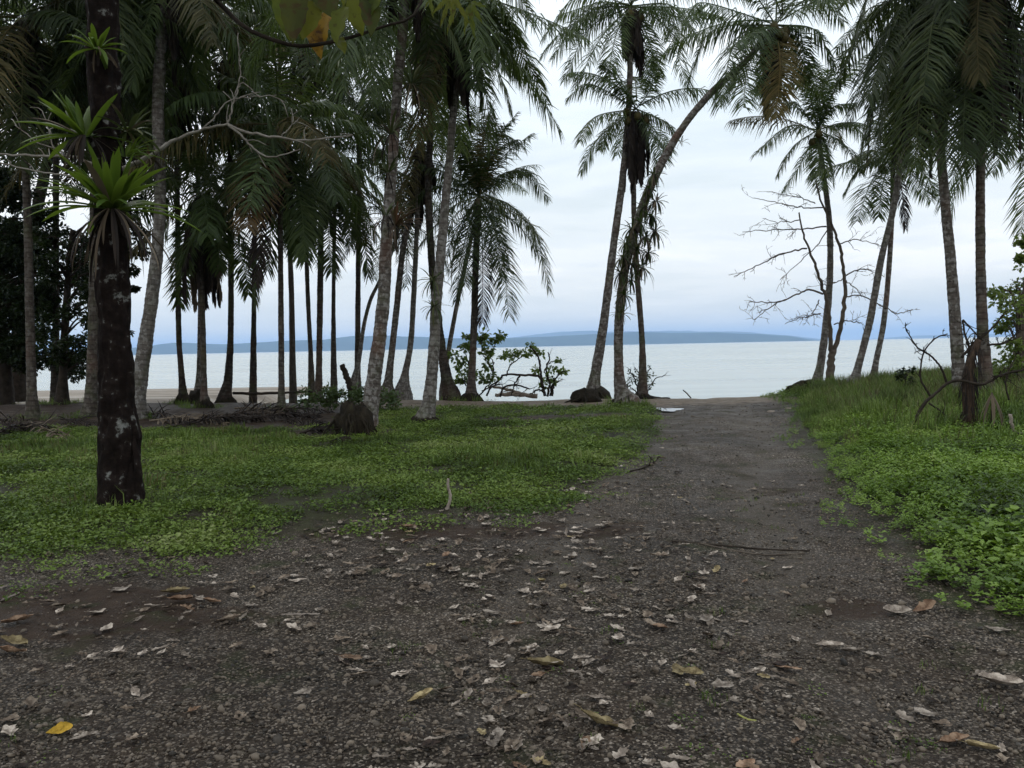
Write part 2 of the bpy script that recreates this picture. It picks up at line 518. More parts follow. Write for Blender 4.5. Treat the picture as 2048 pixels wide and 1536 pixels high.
def tube_geo(c, r, sides=8, rough=0.0, ring=0.0, seed=0):
    c = np.asarray(c, float); n = len(c)
    r = np.broadcast_to(np.asarray(r, float), (n,))
    T = nrm(np.gradient(c, axis=0))
    ref = np.array((1.0, 0.0, 0.0)) if abs(T[0][0]) < 0.8 else np.array((0, 1.0, 0))
    X = np.zeros((n, 3)); x = ref - T[0] * (T[0] @ ref); x /= np.linalg.norm(x)
    for i in range(n):
        x = x - T[i] * (T[i] @ x); x /= max(np.linalg.norm(x), 1e-9); X[i] = x
    Y = np.cross(T, X)
    ang = np.linspace(0, 2 * np.pi, sides, endpoint=False)
    l = np.concatenate([[0], np.cumsum(np.linalg.norm(np.diff(c, axis=0), axis=1))])
    rr = r[:, None] * np.ones(sides)
    if rough:
        A, B = np.meshgrid(np.cos(ang) * 1.3 + np.sin(ang) * 0.7 + 5, l * 4, indexing='xy')
        rr = rr * (1 + rough * (fbm(A * 2 + seed, B + seed * 3.1, seed, 3) - 0.5) * 2)
    if ring:
        ph = (l * 8.5 + 0.3 * vnoise(l * 3, l * 0, seed)) % 1.0
        rr = rr * (1 + ring * (ph - 0.4))[:, None]
    v = c[:, None, :] + rr[..., None] * (np.cos(ang)[None, :, None] * X[:, None, :] + np.sin(ang)[None, :, None] * Y[:, None, :])
    v = v.reshape(-1, 3)
    i = np.arange(n - 1)[:, None] * sides; j = np.arange(sides)[None, :]; k = (j + 1) % sides
    q = np.stack([i + j, i + k, i + sides + k, i + sides + j], -1).reshape(-1, 4)
    return v, q, np.repeat(l, sides)


def tube(mb, c, r, sides=8, rough=0.0, ring=0.0, seed=0, attr=None):
    v, q, l = tube_geo(c, r, sides, rough, ring, seed)
    nn = len(v)
    cap = [[nn - sides + k, nn - sides + (k + 1) % sides, nn] for k in range(sides)] + [[(k + 1) % sides, k, nn + 1] for k in range(sides)]
    v = np.vstack([v, np.asarray(c)[-1][None], np.asarray(c)[0][None]])
    l = np.concatenate([l, [l[-1], 0]])
    mb.add(v, q, cap, l if attr is None else attr)


def frond_curve(p0, az, el, Lf, bend, n=26, power=1.25):
    """a rachis leaving at elevation el (deg) and bent down by its own weight"""
    t = np.linspace(0, 1, n)
    e = np.radians(np.maximum(el - bend * t ** power, -89.0))
    ds = Lf / (n - 1)
    h = np.cos(e) * ds; z = np.sin(e) * ds
    hh = np.concatenate([[0], np.cumsum(h[:-1])]); zz = np.concatenate([[0], np.cumsum(z[:-1])])
    side = 0.06 * Lf * rng.uniform(-1, 1) * t ** 2
    d = np.array((math.cos(az), math.sin(az), 0)); s = np.array((-d[1], d[0], 0))
    return np.asarray(p0)[None] + hh[:, None] * d + zz[:, None] * np.array((0, 0, 1.0)) + side[:, None] * s


def frond_mesh(mb, c, nl=72, ll=0.85, lw=0.045, droop=0.55, fwd=0.55, tidy=0.12, start=0.12, rr=0.022, spread=1.0):
    c = spline(c, 22)
    T = nrm(np.gradient(c, axis=0))
    z = np.array((0, 0, 1.0))
    hz = np.array((T[:, 0].mean(), T[:, 1].mean(), 0)); hz = hz / max(np.linalg.norm(hz), 1e-6)
    S = np.cross(T, z); bad = np.linalg.norm(S, axis=1) < 0.35
    s0 = np.cross(hz, z); s0 /= max(np.linalg.norm(s0), 1e-6)
    S = nrm(np.where(bad[:, None], s0 + S, S))
    n = nl
    t = start + (0.995 - start) * np.linspace(0, 1, n) ** 0.95
    Lp = ll * np.sin(np.pi * np.clip(0.14 + 0.80 * (t - start) / (1 - start), 0, 1)) ** 0.6
    idx = t * (len(c) - 1)

    def at(A):
        i = np.clip(idx.astype(int), 0, len(c) - 2); f = (idx - i)[:, None]
        return A[i] * (1 - f) + A[i + 1] * f
    C = at(c); TT = nrm(at(T)); SS = nrm(at(S)); NN = np.cross(SS, TT)
    for sg in (-1, 1):
        f = fwd * (0.6 + 1.1 * t ** 2) + rng.normal(0, tidy * 0.6, n)
        hor = np.clip(1.15 - np.abs(TT[:, 2]), 0.38, 1)
        dr = droop * (0.7 + 0.5 * t) * hor + rng.normal(0, tidy, n)
        lay = SS * sg * spread + TT * f[:, None] + NN * 0.10
        d = nrm(lay - z * dr[:, None] + rng.normal(0, tidy * 0.4, (n, 3)))
        d2 = nrm(d - z * ((0.25 + 0.35 * hor)[:, None] + dr[:, None] * 0.5))
        torn = np.where((rng.random(n) < 0.04) | (vnoise(t * 12 + rng.uniform(0, 99), t * 0, 3) < 0.10), rng.uniform(0.05, 0.5, n), 1.0)
        LL = (Lp * rng.uniform(0.8, 1.12, n) * torn)[:, None]
        W = nrm(TT - d * np.sum(TT * d, 1, keepdims=True))
        W = nrm(W + np.cross(d, W) * rng.normal(0, 0.45, (n, 1)))
        w = lw * rng.uniform(0.8, 1.2, (n, 1)) * 0.5
        m1 = C + d * LL * 0.42; tp = m1 + d2 * LL * 0.58
        v = np.stack([C + W * w * 0.5, C - W * w * 0.5, m1 - W * w, m1 + W * w, tp], 1)
        b = np.arange(n)[:, None] * 5
        vv = np.repeat(rng.uniform(0, 1, n), 5)
        mb.add(v.reshape(-1, 3), b + np.array([[0, 1, 2, 3]]), b + np.array([[3, 2, 4]]), vv)
    # the midrib
    r = rr * np.linspace(1, 0.16, len(c)) ** 0.9
    tube(mb, c, r, 4, attr=0.95)


def blob(mb, ctr, rad, seed=0, amp=0.35, nu=12, nv=8, squash=1.0, a=0.5, flat=-0.35):
    """lumpy dome"""
    u = np.linspace(0, 2 * np.pi, nu, endpoint=False); w = np.linspace(-0.5, 0.5, nv) * np.pi * 0.98
    U, W = np.meshgrid(u, w)
    d = np.stack([np.cos(W) * np.cos(U), np.cos(W) * np.sin(U), np.sin(W)], -1)
    k = 1 + amp * (fbm(d[..., 0] * 1.7 + seed * 3.3 + 10, d[..., 1] * 1.7 + d[..., 2] * 1.9 + seed + 10, seed, 3) - 0.5) * 2
    v = d * k[..., None] * np.asarray(rad) ; v[..., 2] = np.maximum(v[..., 2], flat * np.asarray(rad)[2] if np.ndim(rad) else flat * rad)
    v = v.reshape(-1, 3) + np.asarray(ctr)
    i = np.arange(nv - 1)[:, None] * nu; j = np.arange(nu)[None]; kx = (j + 1) % nu
    q = np.stack([i + j, i + kx, i + nu + kx, i + nu + j], -1).reshape(-1, 4)
    nn = len(v)
    v = np.vstack([v, v[:nu].mean(0), v[-nu:].mean(0)])
    t = [[(x + 1) % nu, x, nn] for x in range(nu)] + [[nn - nu + x, nn - nu + (x + 1) % nu, nn + 1] for x in range(nu)]
    mb.add(v, q, t, a)


# ------------------------------------------------------------------ ground sheet
def sgrid(lo, hi, n, k):
    s = np.linspace(-1, 1, n)
    v = np.sinh(s * k) / np.sinh(k)
    return np.where(v < 0, -v * lo, v * hi)


gx = sgrid(-160.0, 160.0, 520, 5.2)
gx = np.sort(gx)
gy = np.concatenate([np.linspace(-60, -2, 30), np.geomspace(2.0, 30, 400) - 2.0, np.linspace(28.6, 130, 70)])
GX, GY = np.meshgrid(gx, gy)
GZ = gz(GX, GY)
# fine crumbly relief near the camera
near = 1 - sstep(9, 16, np.hypot(GX, GY))
ML = m_left(GX, GY); MR = m_right(GX, GY)
GZ = GZ + near * (fbm(GX * 9, GY * 9, 21, 3) - 0.5) * 0.02
me = MB()
ny, nx = GX.shape
ii = np.arange(ny - 1)[:, None] * nx; jj = np.arange(nx - 1)[None]
me.add(np.stack([GX, GY, GZ], -1).reshape(-1, 3), np.stack([ii + jj, ii + jj + 1, ii + nx + jj + 1, ii + nx + jj], -1).reshape(-1, 4))

gm, t, out = new_mat('ground_soil_and_gravel')
geo = N(t, 'ShaderNodeNewGeometry')
sp = N(t, 'ShaderNodeSeparateXYZ'); L(t, geo.outputs['Position'], sp.inputs[0])
aL = N(t, 'ShaderNodeAttribute', attribute_name='mleft')
aR = N(t, 'ShaderNodeAttribute', attribute_name='mright')
aW = N(t, 'ShaderNodeAttribute', attribute_name='mshore')
aU = N(t, 'ShaderNodeAttribute', attribute_name='mrut')
aE = N(t, 'ShaderNodeAttribute', attribute_name='medge')
aM = N(t, 'ShaderNodeAttribute', attribute_name='mmud')


def gnoise(scale, detail=6, rough=0.6, off=0.0):
    mp = N(t, 'ShaderNodeMapping'); mp.inputs['Location'].default_value = (off, off * 0.7, 0)
    L(t, geo.outputs['Position'], mp.inputs[0])
    n_ = N(t, 'ShaderNodeTexNoise', inp={'Scale': scale, 'Detail': detail, 'Roughness': rough})
    L(t, mp.outputs[0], n_.inputs['Vector'])
    return n_.outputs[0]


nA = gnoise(0.8, 8, 0.6); nB = gnoise(5.0, 8, 0.65, 4.0); nC = gnoise(60.0, 5, 0.7, 8.0); nD = gnoise(2.2, 6, 0.6, 13.0)
# gravel: small dark stones, some pale; brightest specks are wet glints painted in
vor = N(t, 'ShaderNodeTexVoronoi', inp={'Scale': 95.0}); L(t, geo.outputs['Position'], vor.inputs['Vector'])
vs = N(t, 'ShaderNodeSeparateXYZ'); L(t, vor.outputs['Color'], vs.inputs[0])
gv = ramp(t, [(0.0, (0.009, 0.0075, 0.006)), (0.5, (0.034, 0.028, 0.0225)), (0.82, (0.098, 0.083, 0.069)), (0.95, (0.27, 0.24, 0.21)), (1.0, (0.42, 0.38, 0.34))])
L(t, vs.outputs[0], gv.inputs[0])
soil = ramp(t, [(0.3, (0.016, 0.009, 0.0055)), (0.5, (0.030, 0.0175, 0.0105)), (0.7, (0.055, 0.035, 0.022))])
L(t, nB, soil.inputs[0])
patch = ramp(t, [(0.42, g(0.0)), (0.62, g(1.0))]); L(t, nA, patch.inputs[0])
gravel = mixc(t, math_(t, 'MULTIPLY_ADD', patch.outputs[0], 0.35, 0.12), gv.outputs[0], soil.outputs[0])
mud = ramp(t, [(0.0, g(0)), (1.0, g(1))])
mudf = math_(t, 'ADD', aM.outputs['Fac'], math_(t, 'MULTIPLY_ADD', nD, 1.6, -0.8))
L(t, mudf, mud.inputs[0]); mud.color_ramp.elements[0].position = 0.42; mud.color_ramp.elements[1].position = 0.62
big = ramp(t, [(0.32, (0.46, 0.43, 0.40)), (0.5, (0.80, 0.76, 0.72)), (0.68, (1.3, 1.25, 1.18))]); L(t, gnoise(0.45, 5, 0.65, 21.0), big.inputs[0])
gravel = mixc(t, 1.0, gravel, big.outputs[0], 'MULTIPLY')
gravel = mixc(t, math_(t, 'MULTIPLY', aU.outputs['Fac'], 0.55), gravel, (0.082, 0.068, 0.055))
track = mixc(t, mud.outputs[0], gravel, mixc(t, 0.5, soil.outputs[0], (0.030, 0.018, 0.012)))
# moss and thin green between the stones
moss = ramp(t, [(0.56, g(0)), (0.68, g(0.6))]); L(t, nD, moss.inputs[0])
track = mixc(t, moss.outputs[0], track, (0.028, 0.036, 0.014))
# earth under the plants
under = ramp(t, [(0.35, (0.018, 0.014, 0.009)), (0.6, (0.03, 0.034, 0.012)), (0.75, (0.035, 0.05, 0.014))])
L(t, nB, under.inputs[0])
wob = math_(t, 'MULTIPLY_ADD', nB, 1.0, -0.5)
fL = N(t, 'ShaderNodeMapRange', inp={1: -0.35, 2: 0.35}); L(t, math_(t, 'ADD', aL.outputs['Fac'], wob), fL.inputs[0])
fR = N(t, 'ShaderNodeMapRange', inp={1: -0.25, 2: 0.25}); L(t, math_(t, 'ADD', aR.outputs['Fac'], wob), fR.inputs[0])
c = mixc(t, math_(t, 'MAXIMUM', fL.outputs[0], fR.outputs[0]), track, under.outputs[0])
# brown palm litter and bare earth beneath the palms, aM2
aB = N(t, 'ShaderNodeAttribute', attribute_name='mbare')
bare = ramp(t, [(0.3, (0.016, 0.010, 0.007)), (0.5, (0.034, 0.022, 0.015)), (0.7, (0.06, 0.040, 0.028))])
L(t, nB, bare.inputs[0])
fB = N(t, 'ShaderNodeMapRange', inp={1: 0.2, 2: 0.6}); L(t, math_(t, 'ADD', aB.outputs['Fac'], math_(t, 'MULTIPLY', wob, 0.9)), fB.inputs[0])
c = mixc(t, fB.outputs[0], c, bare.outputs[0])
shore = ramp(t, [(0.3, (0.065, 0.046, 0.031)), (0.5, (0.125, 0.095, 0.068)), (0.7, (0.19, 0.15, 0.11))]); L(t, nB, shore.inputs[0])
fS = N(t, 'ShaderNodeMapRange', inp={1: -3.4, 2: -2.2}); L(t, math_(t, 'ADD', aE.outputs['Fac'], math_(t, 'MULTIPLY', wob, 2.0)), fS.inputs[0])
c = mixc(t, math_(t, 'MULTIPLY', fS.outputs[0], aW.outputs['Fac']), c, shore.outputs[0])
# beach: damp sand, paler dry streaks
sand = ramp(t, [(0.3, (0.12, 0.095, 0.072)), (0.5, (0.22, 0.185, 0.15)), (0.7, (0.40, 0.37, 0.33))])
mpS = N(t, 'ShaderNodeMapping'); mpS.inputs['Scale'].default_value = (0.12, 1.0, 1)
L(t, geo.outputs['Position'], mpS.inputs[0])
nS = N(t, 'ShaderNodeTexNoise', inp={'Scale': 0.5, 'Detail': 6.0, 'Roughness': 0.6}); L(t, mpS.outputs[0], nS.inputs['Vector'])
L(t, nS.outputs[0], sand.inputs[0])
fE = N(t, 'ShaderNodeMapRange', inp={1: 0.3, 2: 1.9}); L(t, math_(t, 'ADD', aE.outputs['Fac'], math_(t, 'MULTIPLY', wob, 2.0)), fE.inputs[0])
c = mixc(t, fE.outputs[0], c, sand.outputs[0])
b = N(t, 'ShaderNodeBsdfPrincipled', inp={'Specular IOR Level': 0.14})
L(t, c, b.inputs['Base Color'])
rf = N(t, 'ShaderNodeMapRange', inp={1: 0.3, 2: 0.7, 3: 0.5, 4: 0.85}); L(t, nD, rf.inputs[0])
L(t, rf.outputs[0], b.inputs['Roughness'])
vd = N(t, 'ShaderNodeTexVoronoi', inp={'Scale': 70.0}); L(t, geo.outputs['Position'], vd.inputs['Vector'])
hgt = math_(t, 'ADD', math_(t, 'MULTIPLY', vd.outputs['Distance'], -0.6), math_(t, 'MULTIPLY', nC, 0.8))
bp = N(t, 'ShaderNodeBump', inp={'Strength': 0.8, 'Distance': 0.012}); L(t, hgt, bp.inputs['Height'])
bp2 = N(t, 'ShaderNodeBump', inp={'Strength': 0.5, 'Distance': 0.06}); L(t, nB, bp2.inputs['Height']); L(t, bp.outputs[0], bp2.inputs['Normal'])
L(t, bp2.outputs[0], b.inputs['Normal'])
L(t, b.outputs[0], out.inputs[0])
ground = me.build('ground', gm, smooth=True)
tag(ground, kind='structure')


def vattr(o, name, arr):
    a_ = o.data.attributes.new(name, 'FLOAT', 'POINT')
    a_.data.foreach_set('value', np.asarray(arr, np.float32).ravel())


def bare_mask(x, y):
    """bare brown earth and litter under the palms (left) and the strip before the shore"""
    m = sstep(14.7, 16.8, y + 0.25 * np.minimum(0, x + 5)) * sstep(-3.0, -5.0, x)
    m = np.maximum(m, sstep(19.6, 20.8, y))
    m = np.maximum(m, np.exp(-((x + 3.2) / 1.2) ** 2 - ((y - 15.0) / 0.9) ** 2))
    m = np.maximum(m, 0.9 * np.exp(-((x - 1.2) / 1.9) ** 2 - ((y - 17.0) / 0.7) ** 2))
    return m


def rut_mask(x, y):
    cxr = np.interp(y, [0, 5, 9, 14, 20], [0.6, 0.8, 2.0, 3.6, 4.8]); m = 0
    for s in (-0.85, 0.85):
        m = m + np.exp(-((x - cxr - s + 0.12 * np.sin(y * 0.9)) / 0.30) ** 2)
    return np.clip(m, 0, 1) * (0.5 + 0.9 * fbm(x * 2, y * 0.8, 44)) * sstep(2.5, 6, y)


def mud_mask(x, y):
    m = 0.9 * np.exp(-((x + 2.9) / 1.5) ** 2 - ((y - 5.0) / 0.75) ** 2)
    m = np.maximum(m, 0.8 * np.exp(-((x + 0.3) / 2.2) ** 2 - ((y - 6.9) / 0.45) ** 2))
    m = np.maximum(m, 0.75 * np.exp(-((x - 2.05) / 0.35) ** 2 - ((y - 4.6) / 0.35) ** 2))
    m = np.maximum(m, 0.45 * np.exp(-((x - 2.9) / 0.8) ** 2 - ((y - 8.5) / 2.2) ** 2))
    m = np.maximum(m, 0.35 * sstep(14, 18, y))
    return m


vattr(ground, 'mleft', np.clip(ML, -3, 3))
vattr(ground, 'mright', np.clip(MR, -3, 3))
vattr(ground, 'medge', np.clip(GY - edge_y(GX), -6, 6))
vattr(ground, 'mmud', mud_mask(GX, GY))
vattr(ground, 'mshore', sstep(-5.5, -3.0, GX))
vattr(ground, 'mrut', rut_mask(GX, GY))
vattr(ground, 'mbare', bare_mask(GX, GY))

# ------------------------------------------------------------------ sea and far hills
sm, t, out = new_mat('calm_sea')
geo = N(t, 'ShaderNodeNewGeometry')
mp = N(t, 'ShaderNodeMapping'); mp.inputs['Scale'].default_value = (0.35, 1.0, 1.0)
L(t, geo.outputs['Position'], mp.inputs[0])
w1 = N(t, 'ShaderNodeTexNoise', inp={'Scale': 1.6, 'Detail': 6.0, 'Roughness': 0.6}); L(t, mp.outputs[0], w1.inputs['Vector'])
w2 = N(t, 'ShaderNodeTexNoise', inp={'Scale': 0.02, 'Detail': 4.0, 'Roughness': 0.6}); L(t, mp.outputs[0], w2.inputs['Vector'])
cw = ramp(t, [(0.35, (0.25, 0.29, 0.285)), (0.65, (0.33, 0.37, 0.36))]); L(t, w2.outputs[0], cw.inputs[0])
b = N(t, 'ShaderNodeBsdfPrincipled', inp={'Roughness': 0.22, 'IOR': 1.33, 'Specular IOR Level': 0.5})
w3 = N(t, 'ShaderNodeTexNoise', inp={'Scale': 0.16, 'Detail': 5.0, 'Roughness': 0.65}); mp3 = N(t, 'ShaderNodeMapping'); mp3.inputs['Scale'].default_value = (0.12, 1.0, 1.0); L(t, geo.outputs['Position'], mp3.inputs[0]); L(t, mp3.outputs[0], w3.inputs['Vector'])
r3 = ramp(t, [(0.35, g(0.86)), (0.65, g(1.12))]); L(t, w3.outputs[0], r3.inputs[0])
L(t, mixc(t, 1.0, cw.outputs[0], r3.outputs[0], 'MULTIPLY'), b.inputs['Base Color'])
bp = N(t, 'ShaderNodeBump', inp={'Strength': 0.35, 'Distance': 0.05}); L(t, w1.outputs[0], bp.inputs['Height'])
L(t, bp.outputs[0], b.inputs['Normal']); L(t, b.outputs[0], out.inputs[0])
FARX, FARY = 26000.0, 30000.0
mbs = MB()
xs = np.array([-FARX, -3000, -400, -120, -40, 0, 40, 120, 400, 3000, FARX]); ys = np.array([18.0, 40, 80, 200, 600, 2500, 9000, FARY])
XX, YY = np.meshgrid(xs, ys)
ii = np.arange(len(ys) - 1)[:, None] * len(xs); jj = np.arange(len(xs) - 1)[None]
mbs.add(np.stack([XX, YY, np.full(XX.shape, SEA)], -1).reshape(-1, 3), np.stack([ii + jj, ii + jj + 1, ii + len(xs) + jj + 1, ii + len(xs) + jj], -1).reshape(-1, 4))
sea = mbs.build('water', sm)
tag(sea, kind='structure')

hm = rough_mat('forested_hills', [(0.3, (0.02, 0.035, 0.02)), (0.7, (0.05, 0.075, 0.04))], scale=0.004, bump=0, rough=1.0, spec=0.0, rand=0.0)


def hill_range(name, D, prof, depth, seed):
    """ridge read from the photograph as (px, height in px above the shoreline), at distance D"""
    px = np.array([p[0] for p in prof], float); hp = np.array([p[1] for p in prof], float)
    n = 260
    X = np.linspace((px[0] - 1024) / FPX * D, (px[-1] - 1024) / FPX * D, n)
    H = np.interp(X, (px - 1024) / FPX * D, hp) / FPX * D
    H = H * (0.93 + 0.16 * fbm(X / 900.0, X * 0 + seed, seed, 4))
    m = 16
    sv = np.linspace(0, 1, m)
    PR = np.sin(np.pi * sv) ** 0.8
    YYh = D + (sv[None] - 0.5) * depth + (fbm(X / 1500, X * 0, seed + 2) - 0.5)[:, None] * depth * 0.7
    Z = H[:, None] * PR[None] * (0.85 + 0.3 * fbm(X[:, None] / 500, sv[None] * 6, seed + 5, 4)) + SEA - 2
    V = np.stack([np.repeat(X[:, None], m, 1), YYh, Z], -1)
    ii = np.arange(n - 1)[:, None] * m; jj = np.arange(m - 1)[None]
    mb = MB(); mb.add(V.reshape(-1, 3), np.stack([ii + jj, ii + jj + 1, ii + m + jj + 1, ii + m + jj], -1).reshape(-1, 4))
    o = mb.build(name, hm, smooth=True)
    tag(o, kind='structure')
    return o


hill_range('hills', 8200, [(-500, 5), (60, 8), (200, 12), (300, 16), (360, 21), (450, 18), (560, 22), (640, 23), (700, 28), (770, 27), (830, 23), (900, 19), (960, 16), (1020, 17), (1090, 20), (1150, 22), (1220, 23), (1330, 22), (1430, 20), (1500, 17), (1545, 12), (1585, 3), (1600, 0)], 1300, 3)
hill_range('mountains', 14500, [(900, 0), (1000, 18), (1080, 26), (1140, 26), (1190, 28), (1250, 27), (1320, 25), (1400, 23), (1480, 20), (1560, 12), (1620, 4), (1660, 0), (1740, 0), (1800, 3), (1860, 6), (1900, 7), (1960, 6), (2100, 7), (2400, 4)], 2500, 8)

hz_m, t, out = new_mat('sea_air')
pv = N(t, 'ShaderNodeVolumePrincipled')
pv.inputs['Color'].default_value = (0.46, 0.66, 1.0, 1)
pv.inputs['Density'].default_value = 0.80 / 8200
pv.inputs['Anisotropy'].default_value = 0.2
L(t, pv.outputs[0], out.inputs['Volume'])
mbz = MB()
x0, x1, y0, y1, z0, z1 = -FARX - 50, FARX + 50, -80.0, FARY + 50, SEA - 7.0, 345.0
vv = [(x, y, z) for z in (z0, z1) for y in (y0, y1) for x in (x0, x1)]
mbz.add(vv, [[0, 2, 3, 1], [4, 5, 7, 6], [0, 1, 5, 4], [2, 6, 7, 3], [0, 4, 6, 2], [1, 3, 7, 5]])
hz_o = mbz.build('haze', hz_m)
tag(hz_o, kind='stuff')

# ------------------------------------------------------------------ palms
GROUP_P = 'coconut palms along the shore'


def coconut_mesh():
    mb = MB(); blob(mb, (0, 0, 0), np.array((0.115, 0.115, 0.14)), 4, 0.08, 8, 6, flat=-2)
    return mb.mesh('coconut', M['coconut'], True)


M['coconut'] = rough_mat('coconut', [(0.3, (0.035, 0.045, 0.016)), (0.7, (0.08, 0.06, 0.025))], scale=4, bump=0, rough=0.5)
NUT = coconut_mesh()


def palm(label, trunk, mat='trunk_grey', d=None, dtop=None, Lf=4.2, n=20, el=(80, -58), bend=(75, 30), fronds=(), skirt=None, fm='frond', nl=78,
         root=None, nuts=0, az0=0.0, group=GROUP_P, cat='palm', extra=(), lw=0.031, jit=11, straw=0):
    b = G(trunk[0][0], trunk[0][1])
    if d is None and b[1] > float(edge_y(b[0])) + 1.2:      # keep every foot on dry land
        d = float(edge_y(b[0])) + 1.0
    if d is None:
        d = float((b - CAM) @ _fw)
    else:
        q = P(trunk[0][0], trunk[0][1], d)
        b = np.array((q[0], q[1], gzf(q[0], q[1])))
    dt = d if dtop is None else dtop
    m = len(trunk)
    pts = []; rad = []
    for k, (px, py, w) in enumerate(trunk):
        f = abs(py - trunk[0][1]) / max(1.0, abs(trunk[-1][1] - trunk[0][1]))
        dd = d + (dt - d) * f
        pts.append(P(px, py, dd)); rad.append(w * 0.5 * dd / FPX * 0.80)
    pts[0] = b.copy()
    if d is not None and (P(trunk[0][0], trunk[0][1], d)[2] > b[2] + 0.15):
        pts.insert(1, P(trunk[0][0], trunk[0][1], d)); rad.insert(1, rad[0])
    pts.insert(0, b - np.array((0, 0, 0.35))); rad.insert(0, rad[0] * 1.1)
    c4 = spline(np.column_stack([pts, rad]), 10)
    Ltot = np.linalg.norm(np.diff(c4[:, :3], axis=0), axis=1).sum()
    ns = int(Ltot / 0.055)
    c4 = spline(np.column_stack([pts, rad]), ns)
    o = empty('coconut_palm', b, label, cat, group)
    run = np.linspace(0, Ltot, ns)
    rr = c4[:, 3] * (1 + 0.45 * np.exp(-np.maximum(run - 0.35, 0) / 0.28))
    mb = MB(); tube(mb, c4[:, :3], rr, 12, rough=0.10, ring=0.09, seed=rng.uniform(0, 50))
    mb.build('trunk', M[mat], o, True, attr='run')
    top = c4[-1, :3]
    if root:
        mb = MB()
        r0 = root[0] * 0.5 * d / FPX; h0 = root[1] * d / FPX
        blob(mb, b + np.array((0, 0, h0 * 0.12)), np.array((r0, r0, h0 * 0.85)), rng.uniform(0, 90), 0.3, 16, 10)
        for k in range(34):      # adventitious roots running down
            a = rng.uniform(0, 6.283)
            dv = np.array((math.cos(a), math.sin(a), 0))
            p = [b + dv * rad[1] * 0.8 + np.array((0, 0, h0 * rng.uniform(0.6, 1.0))), b + dv * r0 * rng.uniform(0.7, 0.95) + np.array((0, 0, h0 * 0.45)), b + dv * r0 * rng.uniform(1.0, 1.3) + np.array((0, 0, -0.04))]
            tube(mb, spline(p, 6), 0.022, 4, attr=0.4)
        mb.build('root_mass', M['root'], o, True)
    axis = nrm(c4[-1, :3] - c4[-6, :3])
    # living fronds, oldest lowest
    ga = 2.39996
    for k in range(n):
        u = (k + 0.5) / n
        e0 = el[0] + (el[1] - el[0]) * u ** 0.9 + rng.normal(0, jit * 0.6)
        bn = bend[0] + (bend[1] - bend[0]) * u + rng.normal(0, jit)
        l_ = Lf * (0.72 + 0.33 * min(1, u * 2.2)) * rng.uniform(0.88, 1.08)
        a = az0 + k * ga + rng.normal(0, 0.15)
        p0 = top + np.array((math.cos(a), math.sin(a), 0)) * 0.10 + axis * (0.45 * (1 - u))
        cv = frond_curve(p0, a, e0, l_, max(bn, 4))
        mb = MB(); frond_mesh(mb, cv, nl, 0.2 * l_ + 0.16, lw, droop=rng.uniform(0.35, 0.95) + 0.35 * u, tidy=rng.uniform(0.14, 0.26))
        mt = fm
        if u > 0.5 and rng.random() < 0.22: mt = 'frond_old'
        if u < 0.3 and fm == 'frond_dark' and rng.random() < 0.5: mt = 'frond'
        mb.build('frond', M[mt], o)
    for f in fronds:
        mid, tip = f[0], f[1]
        dz = f[2] if len(f) > 2 and f[2] is not None else rng.uniform(-1.2, 1.2)
        mt = f[3] if len(f) > 3 else fm
        p1 = P(*mid, dt + dz * 0.55); p2 = P(*tip, dt + dz)
        cv = spline([top + axis * 0.1, p1, p2], 26)
        l_ = np.linalg.norm(np.diff(cv, axis=0), axis=1).sum()
        dead = mt in ('frond_dead', 'frond_straw')
        mb = MB()
        frond_mesh(mb, cv, max(nl, 66), min(1.05, 0.2 * l_ + 0.26) * (0.8 if dead else 1), lw, droop=rng.uniform(0.45, 0.9) * (1.8 if dead else 1), tidy=rng.uniform(0.12, 0.22), start=0.10)
        mb.build('frond', M[mt], o)
    if skirt:                     # dead fronds hanging against the trunk
        ks, ls = skirt
        for k in range(ks):
            a = az0 + k * ga
            p0 = top + np.array((math.cos(a), math.sin(a), 0)) * (rad[-1] + 0.03)
            cv = frond_curve(p0, a, rng.uniform(-70, -48), ls * rng.uniform(0.6, 1.05), 40, power=0.35)
            mb = MB(); frond_mesh(mb, cv, 60, 0.5, 0.06, droop=2.6, tidy=0.3, spread=0.42, start=0.08, rr=0.02)
            mb.build('dead_frond', M['frond_straw' if rng.random() < straw else 'frond_dead'], o)
    for k in range(nuts):
        a = rng.uniform(0, 6.28)
        q = link('coconut', NUT, o)
        q.matrix_parent_inverse = Matrix()
        q.location = tuple(top + np.array((math.cos(a) * 0.3, math.sin(a) * 0.3, rng.uniform(-0.35, 0.0))) - b)
    return o, top, c4


# --- centre and right: silhouettes read off the photograph
palm('tall palm with dark hanging skirt rising from a root boulder left of the track', [(1186, 782, 34), (1192, 740, 26), (1207, 650, 22), (1226, 500, 19), (1246, 350, 17), (1258, 200, 15), (1262, 18, 14)], 'trunk_rust', root=(70, 30),
     fronds=[((1160, -12), (1085, 75)), ((1168, 25), (1105, 118)), ((1178, 58), (1128, 162)), ((1205, 72), (1150, 174), -0.8), ((1345, 12), (1405, 88), -0.6), ((1332, 55), (1377, 178)), ((1285, 90), (1303, 178)), ((1232, 70), (1214, 165)), ((1310, -62), (1385, -40)), ((1215, -75), (1140, -50)), ((1262, -90), (1262, -170)), ((1200, 5), (1120, 30), 1.5), ((1325, 22), (1385, 60), 1.6), ((1290, 60), (1320, 150), 1.5)],
     n=11, el=(85, -20), skirt=(12, 1.8), nuts=5, Lf=3.4, az0=0.4)
